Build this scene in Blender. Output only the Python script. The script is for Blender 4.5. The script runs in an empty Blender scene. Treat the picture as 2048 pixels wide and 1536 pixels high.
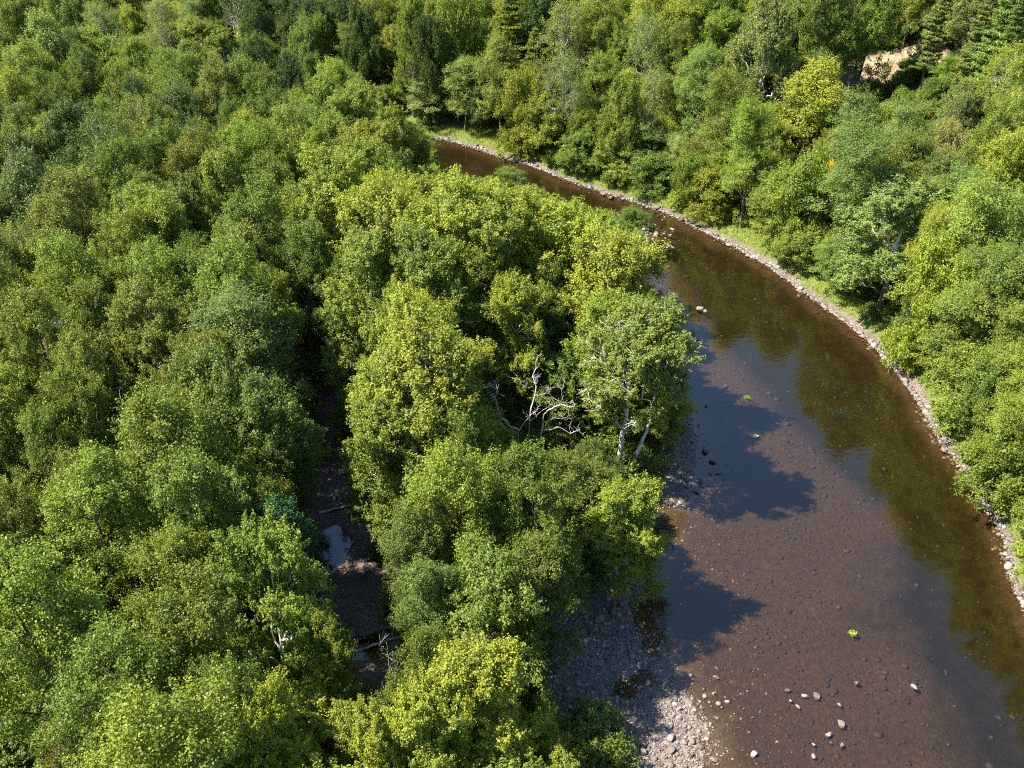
import bpy, math, random
import numpy as np

R_ = math.radians
scene = bpy.context.scene
COL = scene.collection

# ------------------------------------------------------------------ camera
CAM_H, CAM_PITCH, CAM_HFOV = 70.0, 31.5, 52.0
cam_data = bpy.data.cameras.new('camera')
cam = bpy.data.objects.new('camera', cam_data)
COL.objects.link(cam)
cam.location = (0, 0, CAM_H)
cam.rotation_euler = (R_(90 - CAM_PITCH), 0, 0)
cam_data.sensor_fit = 'HORIZONTAL'
cam_data.angle = R_(CAM_HFOV)
cam_data.clip_start = 0.5
cam_data.clip_end = 12000
scene.camera = cam

# ------------------------------------------------------------------ sky, sun, exposure
SUN_EL, SUN_FROM = 54.0, (-0.995, -0.10)          # light comes from the left, a touch from behind the camera
sun_az = math.atan2(SUN_FROM[0], SUN_FROM[1])      # clockwise from +Y
world = bpy.data.worlds.new('World')
scene.world = world
world.use_nodes = True
wn = world.node_tree.nodes
bg = wn['Background']
sky = wn.new('ShaderNodeTexSky')
sky.sky_type = 'NISHITA'
sky.sun_disc = False
sky.sun_elevation = R_(SUN_EL)
sky.sun_rotation = sun_az
sky.altitude = 200
sky.air_density = 1.3
sky.dust_density = 0.2
sky.ozone_density = 5.0
world.node_tree.links.new(sky.outputs[0], bg.inputs[0])
bg.inputs[1].default_value = 0.084
sun_data = bpy.data.lights.new('sun', 'SUN')
sun_data.energy = 5.0
sun_data.angle = R_(0.55)
sun_data.color = (1.0, 0.94, 0.83)
sun = bpy.data.objects.new('sun', sun_data)
COL.objects.link(sun)
ce = math.cos(R_(SUN_EL))
from mathutils import Vector, Matrix
ldir = Vector((-SUN_FROM[0] * ce, -SUN_FROM[1] * ce, -math.sin(R_(SUN_EL))))
sun.rotation_euler = ldir.to_track_quat('-Z', 'Y').to_euler()
scene.view_settings.view_transform = 'Standard'
scene.view_settings.look = 'None'
scene.view_settings.exposure = 1.68
scene.view_settings.gamma = 1.0
scene.view_settings.use_curve_mapping = False
scene.render.engine = 'CYCLES'
cy = scene.cycles
cy.use_denoising = False
cy.max_bounces = 4
cy.diffuse_bounces = 2
cy.glossy_bounces = 2
cy.transmission_bounces = 2
cy.use_adaptive_sampling = True
cy.adaptive_threshold = 0.02
cy.transparent_max_bounces = 8
cy.volume_bounces = 0
cy.caustics_reflective = False
cy.caustics_refractive = False
cy.sample_clamp_indirect = 4.0
cy.filter_width = 1.05

# ------------------------------------------------------------------ lie of the land (metres)
RIGHT_BANK = [(-420, 320), (-225, 282), (-120, 252), (-60, 231), (-18.1, 212.8), (-12.2, 209.3), (-6.4, 204.1), (-1.4, 198.7),
    (3.5, 195.3), (8.1, 189.8), (13.0, 184.1), (20.6, 177.2), (26.6, 171.3), (29.8, 166.5), (32.9, 161.6), (36.8, 155.6),
    (40.2, 149.0), (42.6, 142.5), (44.9, 136.5), (47.0, 130.8), (49.0, 124.4), (50.0, 116.5), (50.5, 111.6), (50.2, 105.9),
    (50.2, 101.6), (50.5, 96.7), (50.7, 92.0), (51.0, 87.6), (50.3, 82.8), (48.9, 78.3), (48.4, 73.4), (48.1, 68.3),
    (47.3, 62.5), (46.2, 55.5), (43, 30), (38, 0), (30, -60), (10, -160)]
LEFT_BANK = [(-420, 296), (-225, 262), (-130, 232), (-70, 214), (-45, 206), (-26, 194), (-14, 184), (-2, 176), (10, 170),
    (17, 166), (20.4, 161), (20.7, 155), (19.6, 148.1), (19.0, 136.2), (20.2, 123.0), (21.2, 111.6), (21.6, 102.7),
    (21.0, 96.7), (18.8, 91.1), (14.8, 89.4), (14.7, 83.6), (13.1, 78.3), (11.0, 74.7), (11.6, 68.9), (12.1, 66.7),
    (9.0, 64.2), (8.4, 62.9), (10.2, 62.6), (14.1, 65.0), (15.0, 62.5), (15.3, 58.8), (15.4, 55.5), (14, 44), (9, 20),
    (2, -10), (-8, -60), (-30, -160)]
CHANNEL = [(-26, 196), (-22, 186), (-21, 172), (-23, 158), (-24.5, 144), (-23.5, 130), (-21.7, 118), (-21.5, 110), (-21.9, 102),
    (-20.1, 96), (-17.6, 89), (-16.8, 81.6), (-14.3, 74.4), (-12.9, 69.2), (-11.8, 65), (-10.9, 61), (-10.8, 57), (-11.5, 52), (-13, 46), (-13, 34), (-6, 15), (4, 0)]

def poly_dist(P, X, Y):
    best = np.full(X.shape, 1e9)
    for (ax, ay), (bx, by) in zip(P[:-1], P[1:]):
        dx, dy = bx - ax, by - ay
        t = np.clip(((X - ax) * dx + (Y - ay) * dy) / (dx * dx + dy * dy), 0, 1)
        best = np.minimum(best, np.hypot(X - ax - t * dx, Y - ay - t * dy))
    return best

def inside(P, X, Y):
    r = np.zeros(X.shape, bool)
    for i in range(len(P)):
        (ax, ay), (bx, by) = P[i - 1], P[i]
        if ay == by:
            continue
        r ^= ((ay > Y) != (by > Y)) & (X < (bx - ax) * (Y - ay) / (by - ay) + ax)
    return r

def sstep(a, b, v):
    t = np.clip((v - a) / (b - a), 0, 1)
    return t * t * (3 - 2 * t)

def wob(X, Y, s, k=0.0):
    return (np.sin(X / s * 1.7 + Y / s * 0.6 + k) + np.sin(Y / s * 1.9 - X / s * 0.8 + 1.3 + k * 2) + np.sin((X + Y) / s * 2.9 + 2.1 * k) * 0.6
            + np.sin((X * 1.3 - Y) / s * 4.1 + k) * 0.35) / 2.95

RIVER_POLY = RIGHT_BANK + LEFT_BANK[::-1]
EAST_POLY = RIGHT_BANK + [(10, -900), (4000, -900), (4000, 4000), (-3000, 4000), (-3000, 320)]
SCAR = (73.5, 206.5)      # eroded sandy slope on the hillside

def land(X, Y):
    """height, and the zones: gravel, grass, sand, channel, depth-of-river-side flags"""
    X = np.asarray(X, float); Y = np.asarray(Y, float)
    river = inside(RIVER_POLY, X, Y)
    east = inside(EAST_POLY, X, Y)
    dr = poly_dist(RIGHT_BANK, X, Y); dl = poly_dist(LEFT_BANK, X, Y); dc = poly_dist(CHANNEL, X, Y)
    # river bed: drops off quickly under the right bank, shelves gently from the left
    shelf = 0.030 + 0.045 * sstep(105, 135, Y)
    side = dl / (dl + dr + 1e-6)                      # 0 at the left shore, 1 at the right: the current runs deep on the right
    lo = 0.60 - 0.35 * sstep(82, 112, Y)
    depth = dl * shelf + 0.02 + 0.95 * sstep(lo, lo + 0.28, side + wob(X, Y, 8, 9) * 0.05)
    zb = -np.minimum(np.minimum(dr * 0.8 + 0.02, depth), 1.5 - 0.35 * sstep(140, 170, Y)) + wob(X, Y, 3.1) * 0.05
    riffle = np.exp(-(((X - 22) / 5.0) ** 2 + ((Y - 163) / 9.0) ** 2))
    zb = np.where(river, zb * (1 - 0.85 * riffle) + 0.05 * riffle * wob(X, Y, 0.8), 0)
    # right: stony bank, grass strip, hill
    hill = 27 * sstep(10, 105, dr) + 16 * sstep(100, 260, dr)
    hill = hill * (1 - 0.35 * sstep(40, -80, X) * sstep(190, 240, Y))
    zr = 1.25 * sstep(0, 3.4, dr) + 0.7 * sstep(4, 12, dr) + hill + wob(X, Y, 13, 1) * 0.5 * sstep(8, 30, dr)
    sx, sy = SCAR
    v = Y - sy + 0.12 * (X - sx) + wob(X, Y, 4, 2) * 0.8
    scar = np.exp(-(v / 2.4) ** 2) * sstep(10.5, 7.5, np.abs(X - sx) + wob(X, Y, 3, 5))
    zr = zr + 2.2 * np.tanh(v / 2.5) * np.exp(-(v / 8.0) ** 2) * sstep(14, 8, np.abs(X - sx))
    # left: gravel bar by the water, flood plain, side channel
    gw = 5.5 * sstep(100, 68, Y) + 2.6
    zl = np.minimum(dl * 0.10, 0.55) + 1.2 * sstep(gw * 0.7, gw * 1.3 + 2, dl) + wob(X, Y, 9, 2) * 0.12 * sstep(2, 8, dl)
    zl = zl + 3.0 * sstep(60, 260, dl)
    cw = 1 - sstep(3.1, 6.2, (dc + wob(X, Y, 4, 3) * 0.6) / (0.5 + 0.5 * sstep(57, 66, Y) - 0.38 * sstep(88, 98, Y)))
    pool = np.exp(-(((X + 18.9) / 1.9) ** 2 + ((Y - 81.4) / 3.6) ** 2)) + np.exp(-(((X + 13.6) / 2.2) ** 2 + ((Y - 68.6) / 1.5) ** 2))
    zch = 0.22 - 0.75 * pool + 0.10 * wob(X, Y, 3.3, 4) + 0.03 * wob(X, Y, 1.2, 6) + 0.02 * dc
    zl = zl * (1 - cw) + zch * cw
    Z = np.where(river, zb, np.where(east, zr, zl))
    far = sstep(450, 1500, np.hypot(X, Y - 100))
    Z = Z + far * (30 + 25 * wob(X, Y, 300, 5))
    gravel = np.where(river, 1.0, np.where(east, sstep(1.7, 0.8, dr + wob(X, Y, 1.7) * 0.5 + wob(X, Y, 6, 3) * 0.5), np.maximum(sstep(gw * 1.15, gw * 0.75, dl + wob(X, Y, 3) * 1.2), cw * 0.75)))
    grass = np.where(east & ~river, sstep(0.7, 1.6, dr + wob(X, Y, 1.7) * 0.5 + wob(X, Y, 6, 3) * 0.5) * sstep(10.5, 7.5, dr + wob(X, Y, 5) * 1.5), 0.0)
    pad = np.exp(-(((X + 9.0) / 2.6) ** 2 + ((Y - 73.0) / 4.2) ** 2))
    field = np.exp(-(((X + 30.0) / 7.0) ** 2 + ((Y - 248.0) / 11.0) ** 2))
    grass = np.maximum(grass, np.where(river, 0, np.clip(np.maximum(pad, field) * 1.6, 0, 1)))
    return Z, gravel, grass, np.where(east, scar, 0.0), cw * (~east & ~river), river, east, dr, dl, dc


# ------------------------------------------------------------------ helpers
def mesh_np(name, V, F, mat=None, face_attr=None, vert_col=None, smooth=False):
    """V (n,3), F: list of (m,k) integer arrays (k = 3 or 4)"""
    me = bpy.data.meshes.new(name)
    V = np.asarray(V, np.float32)
    me.vertices.add(len(V))
    me.vertices.foreach_set('co', V.ravel())
    tot = sum(f.size for f in F)
    npol = sum(len(f) for f in F)
    me.loops.add(tot)
    me.polygons.add(npol)
    me.loops.foreach_set('vertex_index', np.concatenate([f.ravel() for f in F]).astype(np.int32))
    cnt = np.concatenate([np.full(len(f), f.shape[1]) for f in F])
    me.polygons.foreach_set('loop_start', np.concatenate([[0], np.cumsum(cnt)[:-1]]).astype(np.int32))
    if smooth:
        me.polygons.foreach_set('use_smooth', np.ones(npol, bool))
    if face_attr is not None:
        a = me.attributes.new('tint', 'FLOAT', 'FACE')
        a.data.foreach_set('value', np.asarray(face_attr, np.float32))
    if vert_col is not None:
        a = me.attributes.new('zone', 'FLOAT_COLOR', 'POINT')
        a.data.foreach_set('color', np.asarray(vert_col, np.float32).ravel())
    me.update(calc_edges=True)
    if mat:
        me.materials.append(mat)
    return me

def link(name, data, parent=None, loc=(0, 0, 0), rotz=0.0, scale=(1, 1, 1)):
    o = bpy.data.objects.new(name, data)
    COL.objects.link(o)
    o.parent = parent
    o.location = loc
    o.rotation_euler = (0, 0, rotz)
    o.scale = scale
    return o

def tag(o, label=None, cat=None, group=None, kind=None):
    for k, v in (('label', label), ('category', cat), ('group', group), ('kind', kind)):
        if v:
            o[k] = v
    return o

def ground_z(x, y):
    return float(land([x], [y])[0][0])

def where(x, y, z):
    """place in the photograph, in per cent, for labels only"""
    p = R_(CAM_PITCH)
    dep = y * math.cos(p) - (z - CAM_H) * math.sin(p)
    up = y * math.sin(p) + (z - CAM_H) * math.cos(p)
    f = 0.5 / math.tan(R_(CAM_HFOV / 2))
    return (50 + 100 * f * x / dep, 50 - 100 * f * up / dep / 0.75)

ONES = 'zero one two three four five six seven eight nine ten eleven twelve thirteen fourteen fifteen sixteen seventeen eighteen nineteen'.split()
TENS = '. . twenty thirty forty fifty sixty seventy eighty ninety'.split()
def spell(v):
    v = min(99, max(1, int(round(v))))
    return ONES[v] if v < 20 else TENS[v // 10] + ('-' + ONES[v % 10] if v % 10 else '')

def place_words(x, y, z):
    a, b = where(x, y, z)
    return '%s percent across, %s percent down' % (spell(a), spell(b))

SAID = set()
def one_of_a_kind(label, marks):
    for m in ('',) + marks:
        t = (m + ' ' + label).strip()
        if t not in SAID:
            break
    SAID.add(t)
    return t

class Geo:
    """collects tubes and lumps into one mesh"""
    def __init__(self):
        self.V, self.Q, self.T, self.n = [], [], [], 0
    def tube(self, pts, rad, sides=6):
        pts = np.asarray(pts, float)
        m = len(pts)
        tan = np.gradient(pts, axis=0)
        tan /= np.linalg.norm(tan, axis=1)[:, None] + 1e-9
        ref = np.array([0.31, 0.95, 0.05])
        u = np.cross(tan, ref)
        u /= np.linalg.norm(u, axis=1)[:, None] + 1e-9
        w = np.cross(tan, u)
        a = np.arange(sides) * 2 * math.pi / sides
        ring = pts[:, None, :] + np.asarray(rad)[:, None, None] * (np.cos(a)[None, :, None] * u[:, None, :] + np.sin(a)[None, :, None] * w[:, None, :])
        self.V.append(ring.reshape(-1, 3))
        i = np.arange(m - 1)[:, None] * sides + np.arange(sides)[None, :]
        j = np.arange(m - 1)[:, None] * sides + (np.arange(sides)[None, :] + 1) % sides
        q = np.stack([i, j, j + sides, i + sides], -1).reshape(-1, 4) + self.n
        self.Q.append(q)
        self.n += m * sides
        self.V.append(pts[-1:] + tan[-1:] * rad[-1])
        k = self.n - sides + np.arange(sides)
        self.T.append(np.stack([k, self.n - sides + (np.arange(sides) + 1) % sides, np.full(sides, self.n)], -1))
        self.n += 1
    def mesh(self, name, mat, smooth=True):
        F = []
        if self.Q:
            F.append(np.concatenate(self.Q))
        if self.T:
            F.append(np.concatenate(self.T))
        return mesh_np(name, np.concatenate(self.V), F, mat, smooth=smooth)

def bend(a, b, rng, n=5, amt=0.08, sag=0.0):
    a, b = np.asarray(a, float), np.asarray(b, float)
    t = np.linspace(0, 1, n)[:, None]
    p = a + (b - a) * t
    L = np.linalg.norm(b - a)
    off = rng.normal(0, amt * L, (n, 3)) * np.sin(t * math.pi)
    p = p + off
    p[:, 2] += sag * L * np.sin(t[:, 0] * math.pi)
    return p

# ------------------------------------------------------------------ materials
def new_mat(name):
    m = bpy.data.materials.new(name)
    m.use_nodes = True
    nt = m.node_tree
    for n in list(nt.nodes):
        nt.nodes.remove(n)
    return m, nt, nt.nodes, nt.links

def N(nt, kind, **kw):
    n = nt.nodes.new('ShaderNode' + kind)
    for k, v in kw.items():
        if k.startswith('i_'):
            key = k[2:].replace('_', ' ')
            n.inputs[key].default_value = v
        else:
            setattr(n, k, v)
    return n

def mixcol(nt, fac, a, b, blend='MIX'):
    m = nt.nodes.new('ShaderNodeMix')
    m.data_type = 'RGBA'
    m.blend_type = blend
    m.clamp_factor = True
    for sock, v in ((m.inputs[0], fac), (m.inputs[6], a), (m.inputs[7], b)):
        if isinstance(v, (int, float)):
            sock.default_value = v
        elif isinstance(v, tuple):
            sock.default_value = (*v, 1)
        else:
            nt.links.new(v, sock)
    return m.outputs[2]

def math_n(nt, op, a, b=0.0, c=0.0):
    m = nt.nodes.new('ShaderNodeMath')
    m.operation = op
    for s, v in zip(m.inputs, (a, b, c)):
        if isinstance(v, (int, float)):
            s.default_value = v
        else:
            nt.links.new(v, s)
    return m.outputs[0]

def ramp(nt, fac, stops):
    r = nt.nodes.new('ShaderNodeValToRGB')
    e = r.color_ramp.elements
    while len(e) < len(stops):
        e.new(0.5)
    for el, (p, c) in zip(e, stops):
        el.position = p
        el.color = (*c, 1) if len(c) == 3 else c
    nt.links.new(fac, r.inputs[0])
    return r.outputs[0]

def leaf_material():
    m, nt, n, l = new_mat('leaf')
    out = N(nt, 'OutputMaterial')
    oi = N(nt, 'ObjectInfo')
    at_ = N(nt, 'Attribute', attribute_name='tint')
    t = at_.outputs['Fac']
    dark = mixcol(nt, 1.0, oi.outputs['Color'], (0.62, 0.70, 0.74), 'MULTIPLY')
    lite = mixcol(nt, 1.0, oi.outputs['Color'], (1.50, 1.32, 0.95), 'MULTIPLY')
    c = mixcol(nt, t, dark, lite)
    hs = N(nt, 'HueSaturation')
    l.new(math_n(nt, 'MULTIPLY_ADD', oi.outputs['Random'], 0.022, 0.489), hs.inputs['Hue'])
    l.new(math_n(nt, 'MULTIPLY_ADD', oi.outputs['Random'], 0.22, 0.89), hs.inputs['Value'])
    l.new(c, hs.inputs['Color'])
    p = N(nt, 'BsdfPrincipled')
    p.inputs['Roughness'].default_value = 0.52
    p.inputs['Specular IOR Level'].default_value = 0.2
    l.new(hs.outputs[0], p.inputs['Base Color'])
    tr = N(nt, 'BsdfTranslucent')
    l.new(mixcol(nt, 1.0, hs.outputs[0], (0.62, 0.66, 0.30), 'MULTIPLY'), tr.inputs['Color'])
    mx = N(nt, 'AddShader')          # reflected plus transmitted light; both colours are low
    l.new(p.outputs[0], mx.inputs[0])
    l.new(tr.outputs[0], mx.inputs[1])
    l.new(mx.outputs[0], out.inputs[0])
    return m

def bark_material(name, base, dark, pale_top=None, scale=3.0):
    m, nt, n, l = new_mat(name)
    out = N(nt, 'OutputMaterial')
    p = N(nt, 'BsdfPrincipled')
    p.inputs['Roughness'].default_value = 0.85
    tc = N(nt, 'TexCoord')
    mp = N(nt, 'Mapping')
    mp.inputs['Scale'].default_value = (1, 1, 0.3)
    l.new(tc.outputs['Object'], mp.inputs[0])
    nz = N(nt, 'TexNoise')
    nz.inputs['Scale'].default_value = scale
    nz.inputs['Detail'].default_value = 6
    l.new(mp.outputs[0], nz.inputs['Vector'])
    c = ramp(nt, nz.outputs['Fac'], [(0.35, dark), (0.62, base)])
    if pale_top:
        sp = N(nt, 'SeparateXYZ')
        l.new(tc.outputs['Object'], sp.inputs[0])
        nz2 = N(nt, 'TexNoise')
        nz2.inputs['Scale'].default_value = 1.3
        nz2.inputs['Detail'].default_value = 5
        l.new(tc.outputs['Object'], nz2.inputs['Vector'])
        h = math_n(nt, 'MULTIPLY_ADD', sp.outputs[2], 0.11, -0.55)
        f = math_n(nt, 'ADD', h, nz2.outputs['Fac'])
        f2 = ramp(nt, f, [(0.42, (0, 0, 0)), (0.60, (1, 1, 1))])
        c = mixcol(nt, f2, c, pale_top)
    l.new(c, p.inputs['Base Color'])
    bp = N(nt, 'Bump')
    bp.inputs['Strength'].default_value = 0.5
    bp.inputs['Distance'].default_value = 0.05
    l.new(nz.outputs['Fac'], bp.inputs['Height'])
    l.new(bp.outputs[0], p.inputs['Normal'])
    l.new(p.outputs[0], out.inputs[0])
    return m

def ground_material():
    m, nt, n, l = new_mat('ground')
    out = N(nt, 'OutputMaterial')
    p = N(nt, 'BsdfPrincipled')
    p.inputs['Roughness'].default_value = 0.9
    p.inputs['Specular IOR Level'].default_value = 0.2
    geo = N(nt, 'NewGeometry')
    pos = geo.outputs['Position']
    z = N(nt, 'Attribute', attribute_name='zone')
    sp = N(nt, 'SeparateColor')
    l.new(z.outputs['Color'], sp.inputs[0])
    gravel, grass, sand = sp.outputs[0], sp.outputs[1], sp.outputs[2]
    def noise(s, d=5, r=0.55):
        q = N(nt, 'TexNoise')
        q.inputs['Scale'].default_value = s
        q.inputs['Detail'].default_value = d
        q.inputs['Roughness'].default_value = r
        l.new(pos, q.inputs['Vector'])
        return q.outputs['Fac']
    def voro(s):
        q = N(nt, 'TexVoronoi')
        q.inputs['Scale'].default_value = s
        l.new(pos, q.inputs['Vector'])
        return q
    soil = ramp(nt, noise(0.9, 8), [(0.3, (0.018, 0.014, 0.008)), (0.5, (0.050, 0.038, 0.022)), (0.7, (0.030, 0.045, 0.012))])
    v1, v2 = voro(3.2), voro(9.0)
    sp1, sp2 = N(nt, 'SeparateColor'), N(nt, 'SeparateColor')
    l.new(v1.outputs['Color'], sp1.inputs[0])
    l.new(v2.outputs['Color'], sp2.inputs[0])
    peb = ramp(nt, sp2.outputs[0], [(0.0, (0.065, 0.05, 0.04)), (0.45, (0.145, 0.108, 0.088)), (0.8, (0.22, 0.168, 0.14)), (1.0, (0.32, 0.28, 0.25))])
    big = ramp(nt, sp1.outputs[0], [(0.0, (0.075, 0.058, 0.048)), (0.6, (0.155, 0.125, 0.107)), (1.0, (0.29, 0.255, 0.23))])
    grv = mixcol(nt, ramp(nt, noise(0.7, 4), [(0.45, (0, 0, 0)), (0.6, (0.8, 0.8, 0.8))]), peb, big)
    grv = mixcol(nt, ramp(nt, noise(0.25, 5), [(0.42, (0.0, 0.0, 0.0)), (0.66, (0.6, 0.6, 0.6))]), grv, (0.085, 0.066, 0.05))
    # under water: silty, algal coat; darker with depth to paint light absorbed by water
    sx = N(nt, 'SeparateXYZ')
    l.new(pos, sx.inputs[0])
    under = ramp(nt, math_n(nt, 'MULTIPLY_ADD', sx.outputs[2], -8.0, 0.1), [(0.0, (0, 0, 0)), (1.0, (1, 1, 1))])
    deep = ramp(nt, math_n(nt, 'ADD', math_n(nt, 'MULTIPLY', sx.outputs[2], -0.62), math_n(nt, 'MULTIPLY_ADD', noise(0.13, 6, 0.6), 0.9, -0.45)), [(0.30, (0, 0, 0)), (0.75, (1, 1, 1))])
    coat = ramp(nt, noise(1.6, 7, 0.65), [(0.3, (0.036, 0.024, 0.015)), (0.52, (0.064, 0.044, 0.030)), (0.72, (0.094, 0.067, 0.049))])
    absorption_olive = ramp(nt, noise(0.8, 6, 0.6), [(0.3, (0.010, 0.0085, 0.0015)), (0.7, (0.023, 0.019, 0.003))])
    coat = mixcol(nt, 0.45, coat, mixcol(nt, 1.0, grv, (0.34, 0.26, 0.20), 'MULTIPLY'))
    bed = mixcol(nt, deep, coat, absorption_olive)
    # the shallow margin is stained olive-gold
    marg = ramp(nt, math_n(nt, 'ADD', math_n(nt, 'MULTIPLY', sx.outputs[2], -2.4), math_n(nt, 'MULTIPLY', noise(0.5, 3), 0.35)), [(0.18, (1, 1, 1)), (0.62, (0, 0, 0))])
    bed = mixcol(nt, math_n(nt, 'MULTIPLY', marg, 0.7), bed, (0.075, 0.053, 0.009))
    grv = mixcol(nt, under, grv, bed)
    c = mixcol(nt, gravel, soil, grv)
    gr = ramp(nt, noise(2.4, 6), [(0.3, (0.065, 0.085, 0.018)), (0.7, (0.15, 0.18, 0.035))])
    c = mixcol(nt, grass, c, gr)
    sd = ramp(nt, noise(0.9, 7, 0.65), [(0.32, (0.12, 0.13, 0.045)), (0.48, (0.26, 0.19, 0.11)), (0.72, (0.48, 0.38, 0.26))])
    c = mixcol(nt, sand, c, sd)
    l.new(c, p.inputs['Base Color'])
    hgt = math_n(nt, 'MULTIPLY', math_n(nt, 'ADD', v1.outputs['Distance'], math_n(nt, 'MULTIPLY', v2.outputs['Distance'], 0.5)), gravel)
    hgt = math_n(nt, 'ADD', math_n(nt, 'MULTIPLY', hgt, -0.35), math_n(nt, 'MULTIPLY', noise(2.5, 8), 0.3))
    bp = N(nt, 'Bump')
    bp.inputs['Strength'].default_value = 0.6
    bp.inputs['Distance'].default_value = 0.35
    l.new(hgt, bp.inputs['Height'])
    l.new(bp.outputs[0], p.inputs['Normal'])
    l.new(p.outputs[0], out.inputs[0])
    return m

def water_material(name='water', tint=(0.74, 0.66, 0.50), ripple=1.0):
    m, nt, n, l = new_mat(name)
    out = N(nt, 'OutputMaterial')
    geo = N(nt, 'NewGeometry')
    mp = N(nt, 'Mapping')
    mp.inputs['Scale'].default_value = (0.55, 1.0, 1.0)
    l.new(geo.outputs['Position'], mp.inputs[0])
    a = N(nt, 'TexNoise')
    a.inputs['Scale'].default_value = 1.5
    a.inputs['Detail'].default_value = 4
    l.new(mp.outputs[0], a.inputs['Vector'])
    b = N(nt, 'TexNoise')
    b.inputs['Scale'].default_value = 0.12
    b.inputs['Detail'].default_value = 3
    l.new(mp.outputs[0], b.inputs['Vector'])
    gust = ramp(nt, b.outputs['Fac'], [(0.42, (0.25, 0.25, 0.25)), (0.66, (1, 1, 1))])
    h = math_n(nt, 'MULTIPLY', a.outputs['Fac'], gust)
    bp = N(nt, 'Bump')
    bp.inputs['Strength'].default_value = 0.10 * ripple
    bp.inputs['Distance'].default_value = 0.25
    l.new(h, bp.inputs['Height'])
    fr = N(nt, 'Fresnel')
    # the same reflectance from both sides: the ray is not bent at the surface, so light must still reach the bed
    l.new(math_n(nt, 'MULTIPLY_ADD', geo.outputs['Backfacing'], 1 / 1.6 - 1.6, 1.6), fr.inputs['IOR'])
    l.new(bp.outputs[0], fr.inputs['Normal'])
    gl = N(nt, 'BsdfAnisotropic')
    gl.inputs['Color'].default_value = (1, 1, 1, 1)
    gl.inputs['Roughness'].default_value = 0.03
    l.new(bp.outputs[0], gl.inputs['Normal'])
    tr = N(nt, 'BsdfTransparent')
    tr.inputs['Color'].default_value = (*tint, 1)
    mx = N(nt, 'MixShader')
    l.new(fr.outputs[0], mx.inputs[0])
    l.new(tr.outputs[0], mx.inputs[1])
    l.new(gl.outputs[0], mx.inputs[2])
    l.new(mx.outputs[0], out.inputs[0])
    return m

def stone_material(name, stops, rough=0.85, scale=1.2, from_tint=False):
    m, nt, n, l = new_mat(name)
    out = N(nt, 'OutputMaterial')
    p = N(nt, 'BsdfPrincipled')
    p.inputs['Roughness'].default_value = rough
    geo = N(nt, 'NewGeometry')
    nz = N(nt, 'TexNoise')
    nz.inputs['Scale'].default_value = scale * 4
    nz.inputs['Detail'].default_value = 7
    l.new(geo.outputs['Position'], nz.inputs['Vector'])
    if from_tint:
        at_ = N(nt, 'Attribute', attribute_name='tint')
        f = math_n(nt, 'ADD', at_.outputs['Fac'], math_n(nt, 'MULTIPLY_ADD', nz.outputs['Fac'], 0.5, -0.25))
    else:
        oi = N(nt, 'ObjectInfo')
        f = math_n(nt, 'ADD', oi.outputs['Random'], math_n(nt, 'MULTIPLY_ADD', nz.outputs['Fac'], 0.9, -0.45))
    l.new(ramp(nt, f, stops), p.inputs['Base Color'])
    bp = N(nt, 'Bump')
    bp.inputs['Strength'].default_value = 0.5
    bp.inputs['Distance'].default_value = 0.06
    l.new(nz.outputs['Fac'], bp.inputs['Height'])
    l.new(bp.outputs[0], p.inputs['Normal'])
    l.new(p.outputs[0], out.inputs[0])
    return m

LEAF = leaf_material()
BARK = bark_material('bark', (0.17, 0.14, 0.11), (0.06, 0.048, 0.038))
SYC_BARK = bark_material('sycamore_bark', (0.20, 0.13, 0.085), (0.09, 0.06, 0.04), pale_top=(0.58, 0.55, 0.48))
PALE_BARK = bark_material('pale_bark', (0.42, 0.39, 0.34), (0.20, 0.17, 0.14))
DEAD = bark_material('dead_wood', (0.60, 0.56, 0.51), (0.30, 0.25, 0.21), scale=3.0)
GROUND = ground_material()
WATER = water_material()
POOL = water_material('pool_water', (0.7, 0.62, 0.5), 0.3)
STONE = stone_material('pale_stone', [(0.0, (0.085, 0.065, 0.05)), (0.45, (0.17, 0.14, 0.115)), (1.0, (0.29, 0.255, 0.22))])
PEBBLE = stone_material('pebble', [(0.0, (0.068, 0.053, 0.043)), (0.5, (0.158, 0.130, 0.109)), (1.0, (0.31, 0.275, 0.24))], from_tint=True)
WETSTONE = stone_material('wet_stone', [(0.0, (0.025, 0.02, 0.016)), (1.0, (0.085, 0.065, 0.05))], rough=0.35)

# ------------------------------------------------------------------ the setting: land and water
def axis(lo, hi, step, far):
    core = np.arange(lo, hi + step / 2, step)
    g, d, ext = [], step, 0.0
    while ext < far:
        d *= 1.22
        ext += d
        g.append(ext)
    g = np.array(g)
    return np.concatenate([(core[0] - g)[::-1], core, core[-1] + g])

def build_land():
    gx, gy = axis(-75, 105, 0.68, 3800), axis(44, 232, 0.68, 3600)
    X, Y = np.meshgrid(gx, gy)
    Z, gravel, grass, sand, ch, river, east, dr, dl, dc = land(X, Y)
    fine = (gravel > 0.4)
    Z = Z + np.where(fine, wob(X, Y, 0.9, 7) * 0.03 + wob(X, Y, 0.42, 8) * 0.018, 0)
    ny, nx = X.shape
    i = np.arange(ny - 1)[:, None] * nx + np.arange(nx - 1)[None, :]
    F = np.stack([i, i + 1, i + nx + 1, i + nx], -1).reshape(-1, 4)
    zone = np.stack([gravel, grass, np.clip(sand * 1.7, 0, 1), ch], -1).reshape(-1, 4)
    me = mesh_np('ground', np.stack([X, Y, Z], -1).reshape(-1, 3), [F], GROUND, vert_col=zone, smooth=True)
    tag(link('ground', me), 'forest floor, stony banks and river bed of the valley', kind='structure')

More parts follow.
